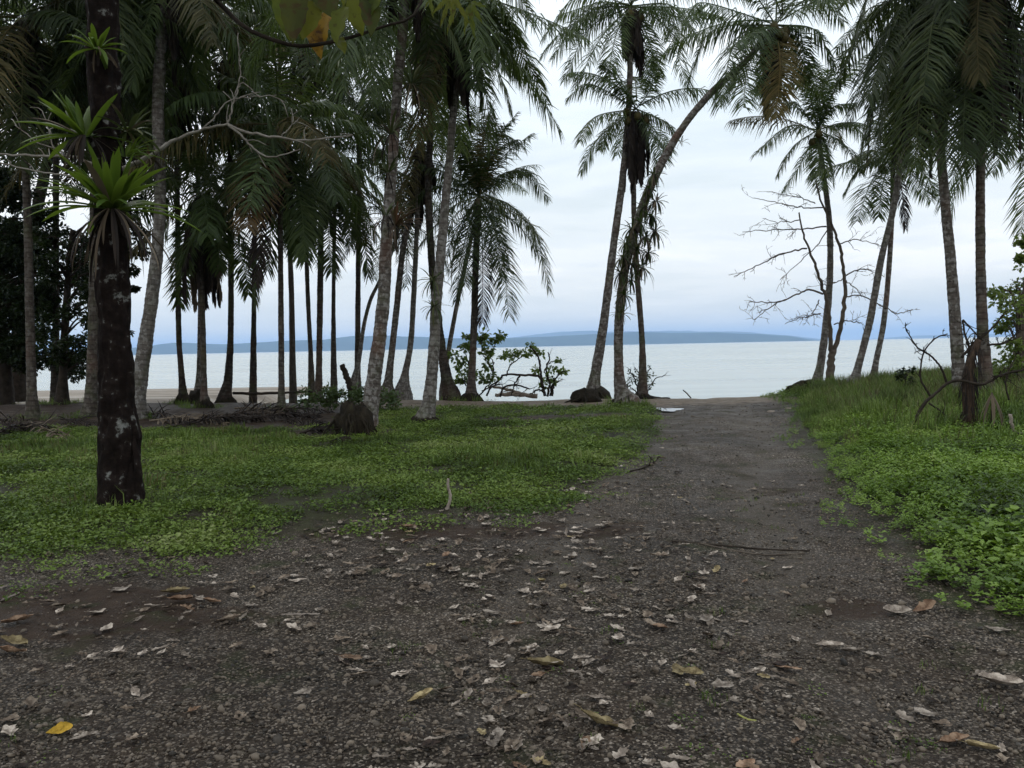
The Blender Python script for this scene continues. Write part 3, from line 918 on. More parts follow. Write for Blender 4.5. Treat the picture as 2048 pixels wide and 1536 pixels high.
palm('leaning curved palm with shaggy bromeliads halfway up, arching right over the track', [(1252, 808, 56), (1240, 770, 28), (1237, 700, 23), (1239, 630, 23), (1248, 550, 23), (1267, 470, 23), (1296, 385, 22), (1332, 310, 20), (1374, 243, 18), (1426, 182, 17), (1488, 126, 15), (1546, 56, 14)], 'trunk_rust', dtop=19.5, root=(56, 18),
     fronds=[((1424, 62), (1376, 165)), ((1405, 5), (1384, 42)), ((1473, 78), (1440, 214), -0.6), ((1498, 130), (1487, 216), -1.3), ((1560, 130), (1552, 236), -0.9, 'frond_yellow'), ((1566, 120), (1543, 230), -0.3, 'frond_yellow'), ((1630, 60), (1667, 132)), ((1618, -22), (1688, 44)), ((1590, 95), (1640, 190), 1.3), ((1540, 110), (1520, 180), 1.6), ((1480, -50), (1420, -70)), ((1560, -60), (1600, -130)), ((1600, 70), (1612, 165), 0.5), ((1500, 80), (1465, 180), 1.4)],
     n=7, el=(80, -25), Lf=3.1, nuts=8, az0=2.0, skirt=(4, 2.2))
palm('slim palm with a brown skirt standing behind the two leaning trunks left of the track', [(1286, 778, 22), (1284, 680, 15), (1275, 560, 14), (1268, 430, 13), (1268, 300, 12), (1272, 224, 12)], 'trunk_brown', root=(44, 20),
     fronds=[((1190, 234), (1160, 284)), ((1197, 277), (1162, 344)), ((1180, 168), (1135, 196)), ((1228, 137), (1212, 120)), ((1327, 242), (1356, 272)), ((1317, 293), (1323, 326)), ((1298, 182), (1316, 112)), ((1252, 185), (1205, 128)), ((1310, 260), (1345, 305), 1.0), ((1225, 250), (1200, 300), 1.2)],
     n=4, el=(80, -10), Lf=2.6, skirt=(12, 2.3), nuts=6, nl=60, az0=1.1)
palm('slender palm with short feathery crown growing from the black root clump right of the track', [(1628, 778, 30), (1640, 735, 20), (1653, 640, 17), (1660, 550, 15), (1659, 450, 14), (1650, 370, 12), (1636, 266, 11)], 'trunk_grey', root=(76, 26),
     fronds=[((1575, 253), (1510, 308)), ((1585, 295), (1555, 352)), ((1600, 330), (1562, 388)), ((1640, 330), (1643, 380), -1.0), ((1655, 300), (1668, 372)), ((1695, 246), (1738, 282)), ((1690, 290), (1722, 347)), ((1612, 168), (1572, 168)), ((1635, 190), (1628, 130)), ((1672, 175), (1692, 118)), ((1590, 205), (1562, 222)), ((1650, 195), (1658, 140)), ((1618, 190), (1598, 145)), ((1665, 215), (1712, 205)), ((1640, 310), (1636, 350), 0.9)],
     n=5, el=(85, 20), Lf=2.8, nuts=3, nl=60, az0=0.3)
palm('short-crowned palm second from the bare tree, leaning slightly right above the tall grass', [(1745, 770, 22), (1752, 725, 14), (1768, 640, 13), (1779, 520, 12), (1785, 400, 11), (1785, 322, 11)], 'trunk_rust', d=23.5,
     fronds=[((1722, 333), (1688, 388)), ((1745, 360), (1714, 442)), ((1765, 370), (1757, 434)), ((1838, 336), (1877, 392)), ((1835, 360), (1862, 402)), ((1803, 375), (1811, 456), 0.2, 'frond_dead'), ((1762, 250), (1738, 238)), ((1812, 260), (1845, 262)), ((1785, 250), (1776, 200)), ((1740, 300), (1700, 320)), ((1800, 300), (1850, 330), 1.0)],
     n=4, el=(80, 0), Lf=2.6, nl=60, nuts=3, az0=2.3)
palm('slanting grey palm nearest the bare tree, its crown lost in dark fronds', [(1706, 768, 30), (1716, 735, 18), (1740, 640, 17), (1762, 520, 16), (1786, 420, 15), (1802, 320, 14), (1813, 200, 13), (1818, 20, 13)], 'trunk_grey', d=21.0,
     fronds=[((1735, 20), (1690, 130)), ((1755, 80), (1700, 240)), ((1790, 130), (1745, 320), -1.0), ((1810, 160), (1790, 345), -1.2), ((1745, -60), (1690, 10)), ((1770, 120), (1722, 300), 0.8), ((1850, 120), (1870, 290), 0.6), ((1820, 150), (1835, 330), 0.9)],
     n=10, skirt=(20, 4.2), Lf=2.9, fm='frond_dark', az0=0.9, nuts=4)
palm('grey ringed palm with a dense drooping dark crown, left of the smooth dark trunk', [(1926, 800, 38), (1918, 745, 31), (1911, 650, 27), (1901, 520, 24), (1888, 380, 22), (1878, 250, 20), (1870, 100, 18), (1866, -60, 18)], 'trunk_rust', d=15.8,
     fronds=[((1800, 20), (1735, 200), -0.5), ((1790, 90), (1755, 290), 0.4), ((1845, 110), (1830, 330), -1.0), ((1880, 130), (1895, 330), -1.2), ((1930, 80), (1945, 300), 0.8), ((1760, -50), (1698, 110), 0.4), ((1950, 60), (1985, 250), -0.8), ((1830, 60), (1790, 300), 1.2), ((1865, 100), (1860, 310), 1.4)],
     n=12, el=(75, -50), skirt=(20, 3.3), Lf=2.5, fm='frond_dark', az0=1.7, nl=84)
palm('smooth dark-trunked palm at the far right under a heavy hanging crown', [(1978, 800, 40), (1972, 760, 32), (1965, 650, 25), (1961, 500, 22), (1961, 350, 20), (1964, 150, 19), (1968, -50, 18)], 'trunk_brown', d=15.2,
     fronds=[((1905, 60), (1890, 300), 0.4), ((1935, 110), (1925, 320), -0.8), ((1980, 120), (1990, 310), -1.0), ((2030, 60), (2060, 240), -0.4), ((2010, 90), (2030, 290), 0.7), ((2060, -10), (2110, 160), 0.5), ((1880, 0), (1845, 190), -1.0), ((1955, 110), (1950, 340), 1.3), ((2000, 60), (2025, 215), 1.4)],
     n=12, el=(70, -50), skirt=(20, 3.4), Lf=2.6, fm='frond_dark', az0=2.6, nl=84)
palm('palm beyond the right edge with one green frond reaching into view', [(2150, 800, 30), (2140, 500, 22), (2120, 300, 20), (2115, 175, 18)], 'trunk_grey', d=18.0,
     fronds=[((2050, 220), (1984, 345), -0.5), ((2070, 170), (2010, 240), 0.6), ((2085, 260), (2040, 330), 1.0)], n=12, Lf=3.6, az0=0.2, nl=60)

# --- middle group
palm('round-headed palm with spreading lower fronds standing behind the leafy sapling', [(942, 788, 26), (944, 740, 18), (948, 650, 17), (951, 540, 16), (954, 470, 17), (957, 398, 18)], 'trunk_brown', root=(46, 22),
     fronds=[((940, 290), (925, 215)), ((968, 280), (985, 208)), ((990, 290), (1032, 228)), ((1005, 315), (1062, 268)), ((925, 300), (900, 240)), ((1045, 337), (1096, 398)), ((1010, 345), (1062, 345), 1.2), ((1062, 452), (1098, 578), -0.6), ((1035, 450), (1088, 520), 0.5), ((1000, 490), (1018, 630), -0.8), ((965, 500), (965, 645), -0.4, 'frond_dead'), ((900, 418), (832, 502)), ((905, 478), (868, 590), -0.5), ((890, 345), (842, 328)), ((925, 500), (912, 600), 0.6), ((870, 372), (815, 410), 0.8), ((955, 280), (955, 215), 0.6), ((985, 470), (1005, 560), -1.2), ((935, 480), (930, 570), -1.2), ((975, 320), (1010, 250), -1.0), ((940, 330), (915, 260), -1.0), ((1020, 410), (1080, 480), 1.0)],
     n=3, el=(88, 70), Lf=2.6, fm='frond_dark', nl=74, az0=0.5)
palm('right-hand trunk of the crossing pair, pale ringed, foot spread in the grass', [(850, 842, 44), (858, 800, 32), (868, 700, 28), (873, 600, 26), (884, 480, 23), (896, 350, 20), (907, 220, 18), (914, 100, 17), (916, -5, 17)], 'trunk_grey', root=(60, 16), d=16.6,
     fronds=[((985, 0), (1050, 95)), ((965, 60), (1010, 140), -0.5), ((940, 90), (960, 180), -0.7), ((975, 30), (1040, 160), 0.9), ((860, 60), (840, 190)), ((840, 0), (760, 120)), ((990, -60), (1057, 20)), ((955, 80), (985, 120), 1.4)],
     n=16, el=(80, -55), skirt=(10, 2.4), Lf=3.4, az0=1.9, nuts=3)
palm('left-hand trunk of the crossing pair, darker, with a long black skirt of dead fronds', [(902, 790, 40), (893, 755, 28), (884, 700, 22), (872, 610, 20), (862, 500, 18), (857, 380, 17), (861, 250, 17), (864, 20, 17)], 'trunk_dark', root=(44, 16),
     fronds=[((900, 80), (935, 170)), ((880, 100), (890, 200)), ((820, 70), (790, 180)), ((800, 10), (735, 110)), ((930, 0), (985, 60))],
     n=16, el=(80, -55), skirt=(24, 3.0), Lf=4.0, lw=0.042, az0=0.2, fm='frond_dark', nl=64)
palm('stout lichen-banded palm hung with bromeliads, charred stump at its foot', [(735, 862, 44), (741, 810, 40), (750, 740, 36), (765, 620, 32), (772, 500, 30), (779, 400, 28), (788, 280, 26), (797, 150, 25), (808, 20, 25), (815, -120, 24)], 'trunk_rust', root=(60, 16),
     fronds=[((740, 10), (690, 150)), ((760, 30), (740, 190)), ((880, 10), (920, 120)), ((850, 40), (860, 190)), ((700, -70), (620, 60))],
     n=14, Lf=4.0, az0=0.4, skirt=(5, 2.2))
palm('leaning thin palm left of the pale curved one, in front of the sea', [(775, 784, 40), (777, 760, 22), (785, 690, 16), (794, 610, 16), (806, 500, 15), (826, 400, 14), (842, 290, 14)], 'trunk_rust', root=(40, 18), n=15, Lf=3.6, az0=0.6, fm='frond_dark', nl=56, skirt=(6, 2.0))
palm('slim pale palm curving up from a flared foot beside the leaning thin palm', [(806, 782, 40), (811, 745, 18), (822, 680, 14), (829, 560, 13), (834, 450, 12), (838, 330, 12)], 'trunk_grey', root=(40, 14), d=26, n=12, Lf=3.2, az0=1.6, nl=50, skirt=(4, 2.0))
palm('far leaning palm seen between the crossing trunks and the leafy sapling', [(885, 782, 16), (893, 725, 12), (908, 640, 11), (924, 560, 11), (944, 470, 10), (962, 400, 10)], 'trunk_rust', d=28, n=12, Lf=2.8, az0=2.2, nl=50, fm='frond_dark')
palm('far curved palm bending right behind the lichen-banded trunk', [(706, 776, 22), (718, 720, 11), (728, 650, 10), (741, 600, 9), (760, 560, 9), (785, 500, 9), (800, 440, 9)], 'trunk_grey', d=28.5, n=10, Lf=2.8, az0=2.2, nl=44, fm='frond_dark')
palm('straight thin palm just left of the lichen-banded trunk', [(713, 784, 26), (715, 740, 16), (716, 600, 13), (717, 450, 12), (718, 330, 11), (716, 238, 11)], 'trunk_brown', d=29,
     fronds=[((690, 225), (650, 300)), ((745, 225), (775, 290)), ((740, 200), (790, 215)), ((690, 190), (655, 200))], n=14, Lf=3.2, az0=1.2, nl=56, root=(40, 14))
# --- left group
palm('palm with mid-height crown, dark foot, right-hand trunk of the close pair', [(636, 800, 24), (638, 740, 16), (640, 600, 15), (642, 470, 14), (645, 330, 14)], 'trunk_brown', root=(46, 22),
     fronds=[((600, 400), (612, 520), -0.8), ((690, 400), (700, 490), -0.5), ((655, 430), (662, 545), -1.0), ((700, 350), (735, 430), 0.5), ((620, 420), (590, 500), 0.6)], n=17, el=(80, -46), bend=(84, 42), Lf=3.8, lw=0.048, az0=0.2, fm='frond_dark', skirt=(5, 2.5))
palm('palm rising higher, left-hand trunk of the close pair', [(623, 772, 18), (621, 700, 12), (616, 600, 11), (612, 480, 11), (608, 300, 11), (605, 70, 11)], 'trunk_brown', d=28.5, n=17, Lf=4.6, lw=0.048, az0=1.4, fm='frond_dark', nl=66, skirt=(6, 3))
palm('palm with one orange frond, straight trunk standing in the pile of dead fronds', [(563, 822, 20), (563, 780, 16), (562, 640, 14), (561, 500, 13), (560, 380, 13), (558, 262, 13)], 'trunk_brown',
     fronds=[((522, 318), (494, 455), -2.6, 'frond_orange'), ((515, 340), (490, 440), 0.4, 'frond_old'), ((530, 410), (512, 565), -1.0, 'frond_dead'), ((600, 400), (610, 520), -0.8), ((500, 280), (455, 400)), ((630, 290), (675, 400)), ((545, 420), (535, 540), 0.5), ((585, 400), (590, 510), 0.8)],
     n=17, el=(80, -46), bend=(84, 42), Lf=3.7, lw=0.048, az0=2.5, skirt=(6, 2.4))
palm('dark straight palm with flared black foot between the skirted pair and the orange-fronded palm', [(450, 796, 34), (456, 760, 22), (461, 680, 15), (462, 560, 14), (461, 420, 14), (460, 250, 13), (460, 105, 13)], 'trunk_dark', root=(48, 26),
     fronds=[((430, 240), (420, 400)), ((500, 240), (525, 400)), ((470, 260), (480, 420))], n=19, el=(80, -46), bend=(84, 42), Lf=4.3, lw=0.048, az0=0.8, fm='frond_dark', skirt=(6, 2.6))
palm('palm with thick dark skirt of hanging fronds, front trunk of the skirted pair', [(408, 815, 20), (408, 770, 15), (406, 680, 14), (403, 560, 13), (402, 470, 13), (401, 395, 13)], 'trunk_brown', root=(34, 18),
     fronds=[((375, 440), (372, 545), -0.5), ((430, 440), (440, 540), -0.5), ((440, 430), (455, 500), 0.6)], n=15, el=(80, -46), bend=(84, 42), Lf=3.3, lw=0.048, az0=0.1, skirt=(20, 2.9), straw=0.15)
palm('palm behind, back trunk of the skirted pair with a wide conical root foot', [(397, 782, 20), (398, 740, 12), (400, 640, 11), (400, 540, 11), (396, 380, 10), (392, 250, 10)], 'trunk_rust', d=30, root=(44, 34), n=15, Lf=4.2, lw=0.048, az0=1.9, nl=66, fm='frond_dark')
palm('thin dark straight palm with mossy foot, nearest the curved grey palm', [(367, 808, 24), (364, 760, 15), (358, 680, 13), (356, 560, 13), (355, 420, 12), (354, 280, 12), (354, 140, 12)], 'trunk_dark', root=(30, 22),
     n=19, el=(80, -46), bend=(84, 42), Lf=4.4, lw=0.048, az0=1.3, fm='frond_dark', skirt=(7, 2.8))
palm('tall curved grey palm passing just right of the big black tree', [(272, 845, 44), (276, 780, 38), (290, 690, 34), (306, 580, 30), (318, 460, 27), (320, 340, 27), (316, 220, 28), (322, 100, 28), (334, -70, 27)], 'trunk_grey', d=18.5,
     fronds=[((290, 0), (235, 120)), ((270, -40), (200, 50)), ((290, 60), (262, 180), -0.8), ((400, 0), (455, 130)), ((380, 60), (400, 200), 0.7)], n=19, Lf=4.4, lw=0.048, az0=2.9, skirt=(4, 2.5))
palm('mottled palm with grey trunk, second from the left edge of the view', [(66, 845, 28), (63, 760, 22), (60, 650, 20), (57, 500, 19), (52, 350, 18), (48, 200, 18), (45, 45, 18)], 'trunk_brown', d=18.8,
     fronds=[((0, 110), (-40, 260)), ((90, 120), (120, 270)), ((45, 160), (40, 330), -1.0), ((110, 60), (170, 200)), ((20, 150), (10, 300), 0.8)], n=23, el=(80, -46), bend=(84, 42), Lf=4.4, lw=0.048, az0=0.9, fm='frond_dark', skirt=(8, 3.0), nl=80)
palm('brown rough palm immediately left of the big black tree', [(180, 838, 34), (183, 780, 27), (187, 650, 25), (189, 500, 23), (190, 350, 22), (191, 150, 21), (193, -40, 21)], 'trunk_brown', d=19.2,
     fronds=[((140, 80), (95, 250)), ((230, 70), (262, 220), 0.6), ((170, 120), (150, 300), -0.8)], n=21, el=(80, -46), bend=(84, 42), Lf=4.4, lw=0.048, az0=2.1, fm='frond_dark', skirt=(8, 3.0), nl=76)
palm('palm mostly hidden behind the big black tree', [(236, 815, 20), (236, 600, 15), (238, 400, 14), (240, 190, 14)], 'trunk_dark', d=24,
     fronds=[((215, 300), (205, 450), 0.5), ((275, 280), (290, 430), 0.5)], n=19, el=(80, -46), bend=(84, 42), Lf=4.2, lw=0.048, az0=0.4, fm='frond_dark', skirt=(6, 2.6), nl=70)
palm('distant palm at the far left, its head filling the gap above the dark tree', [(110, 800, 22), (112, 600, 14), (112, 400, 14), (112, 250, 14), (114, 130, 14)], 'trunk_dark', d=27, n=21, el=(80, -46), bend=(84, 42), Lf=4.8, lw=0.048, az0=1.0, fm='frond_dark', skirt=(6, 2.6), nl=70)
palm('tallest thin palm behind, its crown cut by the top edge left of the orange frond', [(506, 800, 20), (508, 600, 0.1 + 11), (510, 400, 11), (512, 150, 11), (514, -20, 11)], 'trunk_dark', d=29, n=21, el=(80, -46), bend=(84, 42), Lf=5.0, lw=0.048, az0=0.7, fm='frond_dark', nl=70)
palm('tall back palm whose head shows above the straight thin palm', [(668, 785, 18), (667, 600, 10), (670, 400, 10), (676, 200, 10), (680, 60, 10)], 'trunk_brown', d=29, n=19, el=(80, -46), bend=(84, 42), Lf=4.8, lw=0.048, az0=0.2, fm='frond_dark', nl=66)

# ------------------------------------------------------------------ other trees, shrubs, epiphytes
def leafquads(mb, C, D, U, ln, w, fold=0.25, v=None):
    """many small folded leaves: base C, direction D, up U, arrays"""
    n = len(C)
    D = nrm(D); S = nrm(np.cross(D, U)); Nn = np.cross(S, D)
    ln = np.broadcast_to(np.asarray(ln, float), (n,))[:, None]; w = np.broadcast_to(np.asarray(w, float), (n,))[:, None]
    m = C + D * ln * 0.55
    a = C; b_ = m - S * w * 0.5 + Nn * w * fold; c_ = C + D * ln - Nn * ln * 0.08; d_ = m + S * w * 0.5 + Nn * w * fold
    V = np.stack([a, b_, c_, d_], 1).reshape(-1, 3)
    i = np.arange(n)[:, None] * 4
    vv = rng.uniform(0, 1, n) if v is None else v
    mb.add(V, None, np.concatenate([i + [[0, 1, 2]], i + [[0, 2, 3]]]), np.repeat(vv, 4))


def leaf_cloud(mb, centers, rad, per, ln, w, flat=0.7, shell=0.45, up=0.8):
    for c, r in zip(centers, rad):
        n = max(3, int(per))
        d = nrm(rng.normal(0, 1, (n, 3)))
        p = np.asarray(c) + d * (shell + (1 - shell) * rng.uniform(0, 1, (n, 1)) ** 0.5) * r * np.array((1, 1, flat))
        D = nrm(d * np.array((1, 1, 0.3)) + rng.normal(0, 0.45, (n, 3)) - np.array((0, 0, 0.25)))
        U = nrm(np.array((0, 0, 1.0)) * up + rng.normal(0, 0.5, (n, 3)))
        leafquads(mb, p, D, U, ln * rng.uniform(0.7, 1.2, n), w * rng.uniform(0.7, 1.2, n), v=np.clip(rng.normal(0.45, 0.25, n), 0, 1))


def px_tube(mb, pts, w, d, sides=6, rough=0.1, n=None, taper=0.35, attr=0.5, dz=None):
    """branch read off the photograph; w in px at its thick end"""
    dd = [d] * len(pts) if dz is None else [d + z for z in dz]
    p = np.array([P(x, y, q) for (x, y), q in zip(pts, dd)])
    n = n or max(5, len(pts) * 5)
    c = spline(p, n)
    c[1:-1] += rng.normal(0, 0.012 * d / 20, (n - 2, 3))
    r = w * 0.5 * d / FPX * np.linspace(1, taper, n)
    tube(mb, c, r, sides, rough, seed=rng.uniform(0, 30), attr=attr)
    return c, r


def twigs(mb, c, r, n, length, gen=2, droop=0.1, upb=0.25):
    for k in range(n):
        i = rng.integers(int(len(c) * 0.25), len(c))
        T = nrm(c[min(i + 1, len(c) - 1)] - c[max(i - 1, 0)])
        d = nrm(T * 0.7 + rng.normal(0, 0.55, 3) + np.array((0, 0, upb)))
        l = length * rng.uniform(0.4, 1.1)
        m = c[i] + d * l * 0.5 + rng.normal(0, 0.05 * l, 3); e = c[i] + d * l + np.array((0, 0, -droop * l)) + rng.normal(0, 0.12 * l, 3)
        cc = spline([c[i], m, e], 6); rr = np.linspace(max(r[i] * 0.55, 0.006), 0.004, 6)
        tube(mb, cc, rr, 4, attr=0.5)
        if gen > 1: twigs(mb, cc, rr, 3, l * 0.55, gen - 1, droop, upb)


def strap_leaf(p0, az, el, ln, w, bend, mat_v=None, axis=None, n=9):
    t = np.linspace(0, 1, n)
    c = frond_curve(p0, az, el, ln, bend, n=n, power=1.4)
    T = nrm(np.gradient(c, axis=0)); s = np.array((-math.sin(az), math.cos(az), 0))
    Nn = nrm(np.cross(s, T))
    ww = w * 0.5 * np.clip(np.minimum(1.0, 0.55 + t * 1.2) * (1 - t ** 4.0) ** 0.7, 0.02, 1)
    lv = c - s * ww[:, None] + Nn * ww[:, None] * 0.35; rv = c + s * ww[:, None] + Nn * ww[:, None] * 0.35
    V = np.stack([lv, c, rv], 1).reshape(-1, 3)
    i = np.arange(n - 1)[:, None] * 3
    q = np.concatenate([i + [[0, 1, 4, 3]], i + [[1, 2, 5, 4]]])
    mb = MB(); mb.add(V, q, None, rng.uniform(0, 1))
    return mb


def bromeliad(px, py, d, Rm, n, label, w=0.05, mat='brom', dead=8, name='bromeliad', lean=None, cat='bromeliad', group='bromeliads growing on trunks', el=(78, 5), bend=(45, 70), deadl=0.8):
    c = P(px, py, d)
    o = empty(name, c, label, cat, group)
    for k in range(n):
        u = (k + 0.5) / n
        a = k * 2.39996 + rng.normal(0, 0.2)
        if lean is not None and rng.random() < 0.6:
            a = lean + rng.normal(0, 0.8)
        e = el[0] + (el[1] - el[0]) * u + rng.normal(0, 7)
        mb = strap_leaf(c + np.array((math.cos(a), math.sin(a), 0)) * 0.03, a, e, Rm * rng.uniform(0.75, 1.12) * (0.75 + 0.3 * u), w * rng.uniform(0.8, 1.15), bend[0] + (bend[1] - bend[0]) * u)
        mb.build('leaf', M[mat if rng.random() > 0.08 else 'frond_straw'], o, True)
    for k in range(dead):
        a = rng.uniform(0, 6.28)
        mb = strap_leaf(c + np.array((math.cos(a), math.sin(a), 0)) * 0.06, a, rng.uniform(-55, -25), Rm * deadl * rng.uniform(0.5, 1.15), w * 0.38, 60)
        mb.build('dead_leaf', M['frond_straw' if rng.random() < 0.3 else 'frond_dead'], o, True)
    return o


# --- the big black tree on the left
b = G(240, 1010); dA = float((b - CAM) @ _fw)
tA = empty('broadleaf_tree', b, 'big tree with near-black lichen-spotted bark standing in the grass at left, loaded with bromeliads', 'tree')
mb = MB()
pp = [(240, 1012, 84), (240, 960, 78), (237, 850, 72), (231, 700, 64), (226, 560, 58), (222, 460, 56), (212, 300, 56), (206, 120, 58), (204, 0, 58), (202, -120, 56), (205, -260, 50)]
cc = np.array([[*P(x, y, dA), w * 0.5 * dA / FPX] for x, y, w in pp]); cc[0, :3] = b - np.array((0, 0, 0.2))
s_ = spline(cc, 120); fl_ = 1 + 0.22 * np.exp(-np.arange(120) / 5.0)
s_ = spline(cc, 420); fl_ = 1 + 0.25 * np.exp(-np.arange(420) / 16.0)
v_, q_, l_ = tube_geo(s_[:, :3], s_[:, 3] * fl_, 56, 0.20, 0, 4)
ax_ = np.repeat(s_[:, :3], 56, axis=0); nr_ = v_ - ax_; an_ = np.arctan2(nr_[:, 1], nr_[:, 0])
rg_ = np.abs(fbm(np.cos(an_) * 9 + 20, np.sin(an_) * 9 + l_ * 1.1 + 20, 5, 4) - 0.5) * 2      # furrowed bark
pl_ = fbm(np.cos(an_) * 3 + 9, np.sin(an_) * 3 + l_ * 5, 8, 3)
v_ = v_ + nrm(nr_) * ((rg_ - 0.35) * 0.035 + (pl_ - 0.5) * 0.03)[:, None]
mb.add(v_, q_, None, 0.5)
for (x0_, x1_, w_, h_) in ((262, 262, 30, 120), (273, 258, 18, 170), (215, 218, 26, 90), (246, 244, 28, 80)):
    q = [P(x0_, 1012, dA - 0.12) - np.array((0, 0, 0.1)), P(x0_ + 2, 1012 - h_ * 0.5, dA - 0.12), P(x1_, 1012 - h_, dA + 0.02)]
    c_ = spline(q, 16); tube(mb, c_, w_ * 0.5 * dA / FPX * np.linspace(1.05, 0.35, 16), 8, rough=0.3, seed=x0_, attr=0.5)
mb.build('trunk', M['bark_black'], tA, True)
topA = s_[-1, :3]
mb = MB()
limbs = [((-1.8, 0.6, 2.2)), ((1.9, -0.8, 2.0)), ((0.4, 1.8, 2.6)), ((-0.6, -2.0, 1.8)), ((2.2, 1.4, 1.6))]
cen = []
for l in limbs:
    e = topA + np.array(l); mid = topA + np.array(l) * 0.5 + np.array((0, 0, 0.3))
    c_ = spline([topA - np.array((0, 0, 0.2)), mid, e], 14); tube(mb, c_, np.linspace(0.13, 0.04, 14), 8, 0.1, attr=0.5)
    twigs(mb, c_, np.linspace(0.1, 0.03, 14), 8, 1.2, 2)
    for k in range(9): cen.append(e + rng.normal(0, 0.75, 3) * np.array((1, 1, 0.5)))
mb.build('limbs', M['bark_dark'], tA, True)
mb = MB(); leaf_cloud(mb, cen, [0.6] * len(cen), 90, 0.15, 0.07); mb.build('crown', M['leaf_dark'], tA)
# pale lichened bare branch growing out behind the rosettes
mb = MB()
for pts, w in (([(232, 345), (275, 322), (311, 305), (345, 282), (395, 262), (455, 248)], 9), ([(455, 248), (500, 266), (560, 275), (620, 280), (705, 270)], 6), ([(455, 248), (480, 268), (512, 300), (545, 315), (600, 298)], 5), ([(455, 248), (462, 225), (472, 190), (485, 165), (520, 195)], 4), ([(400, 262), (425, 240), (455, 205), (490, 195), (553, 190)], 3.5), ([(470, 190), (480, 150), (478, 100)], 3), ([(560, 275), (590, 245), (600, 235)], 3)):
    c_, r_ = px_tube(mb, pts, w, dA + 0.5, 6, 0.12, taper=0.5); twigs(mb, c_, r_, 3, 0.28, 1)
mb.build('branch', M['bark_pale'], tA, True)
mb = MB()
for pts, w in (([(215, 345), (150, 315), (60, 312), (-10, 308)], 7), ([(215, 360), (130, 350), (60, 340), (0, 325)], 5), ([(150, 315), (90, 290), (70, 282), (30, 250)], 3.5), ([(110, 312), (85, 225), (60, 215)], 3)):
    c_, r_ = px_tube(mb, pts, w, dA + 0.6, 6, 0.12, taper=0.5); twigs(mb, c_, r_, 3, 0.25, 1)
mb.build('branch', M['bark_pale'], tA, True)

bromeliad(224, 418, dA - 0.28, 0.78, 58, 'largest bright green bromeliad, lowest on the front of the big black tree', w=0.085, dead=30, el=(78, 4), bend=(22, 60), deadl=1.0)
bromeliad(170, 272, dA - 0.2, 0.60, 34, 'bright green bromeliad sticking out left halfway up the big black tree', w=0.085, lean=2.8, dead=22, el=(78, 4), bend=(18, 50))
bromeliad(194, 96, dA - 0.32, 0.32, 20, 'small bright green bromeliad near the top of the big black tree', w=0.05, dead=6, el=(70, -15))
bromeliad(256, 262, dA - 0.05, 0.40, 20, 'small leafy plant on the right side of the big black tree', w=0.05, lean=0.2, dead=3, mat='brom_dull', el=(60, -15))
bromeliad(300, 318, 17.8, 0.5, 14, 'reddish brown air plant tuft on the curved grey palm', w=0.04, mat='brom_red', dead=12)
bromeliad(252, 312, dA - 0.1, 0.36, 20, 'yellowish rosette tucked between the larger bromeliads on the black tree', w=0.035, lean=0.3, dead=2, mat='brom')
dN = 14.6
for (x, y, r_, n_, lb, mt, le) in ((822, 168, 0.75, 26, 'highest straggly bromeliad on the stout lichen-banded palm', 'brom_dull', 0.3), (782, 268, 0.7, 24, 'dull green bromeliad second from the top of the stout banded palm', 'brom_dull', None), (775, 345, 0.5, 18, 'small bromeliad in the middle of the stout banded palm', 'brom_dull', None), (790, 452, 0.65, 26, 'rust-tinged bromeliad lowest on the stout banded palm', 'brom_red', 0.2), (772, 430, 0.6, 20, 'green bromeliad beside the rust-tinged one on the stout banded palm', 'brom_dull', 3.0)):
    bromeliad(x, y, dN, r_, n_, lb, w=0.05, mat=mt, lean=le, dead=16, deadl=1.1)
bromeliad(866, 560, 16.3, 0.5, 24, 'upper dark spiky bromeliad where the crossing palm trunks meet', w=0.04, mat='brom_dull', dead=6, el=(70, -50))
bromeliad(868, 612, 16.3, 0.42, 20, 'lower dark spiky bromeliad where the crossing palm trunks meet', w=0.04, mat='brom_dull', dead=8, el=(60, -60))
dV = 19.6
spots = [(1308, 348), (1298, 378), (1312, 402), (1290, 412), (1302, 432), (1280, 444), (1310, 462), (1264, 456), (1290, 474), (1252, 486), (1274, 498), (1296, 505), (1246, 514), (1264, 528), (1284, 535), (1242, 545), (1262, 560), (1248, 590)]
ords = ['topmost', 'second from the top', 'third from the top', 'fourth from the top', 'fifth from the top', 'sixth from the top', 'seventh from the top', 'eighth from the top', 'ninth from the top', 'ninth from the bottom', 'eighth from the bottom', 'seventh from the bottom', 'sixth from the bottom', 'fifth from the bottom', 'fourth from the bottom', 'third from the bottom', 'second from the bottom', 'lowest']
for k, (x, y) in enumerate(spots):
    bromeliad(x, y, dV - 0.25 + 0.08 * (k % 4), rng.uniform(0.32, 0.5), 20, 'shaggy air plant, %s of the mass on the leaning curved palm' % ords[k], w=0.055, mat='frond_dark' if k % 3 else 'brom_dull', dead=12, el=(75, -75), group='shaggy air plants on the leaning curved palm', cat='air plant', name='air_plant', deadl=1.3)
bromeliad(1243, 628, dV - 0.1, 0.36, 18, 'single small rosette low on the leaning curved palm', w=0.04, mat='brom_dull', dead=7, el=(60, -10))
bromeliad(1362, 284, dV, 0.22, 9, 'tiny tuft high on the bend of the leaning curved palm', w=0.03, mat='brom_dull', dead=4)

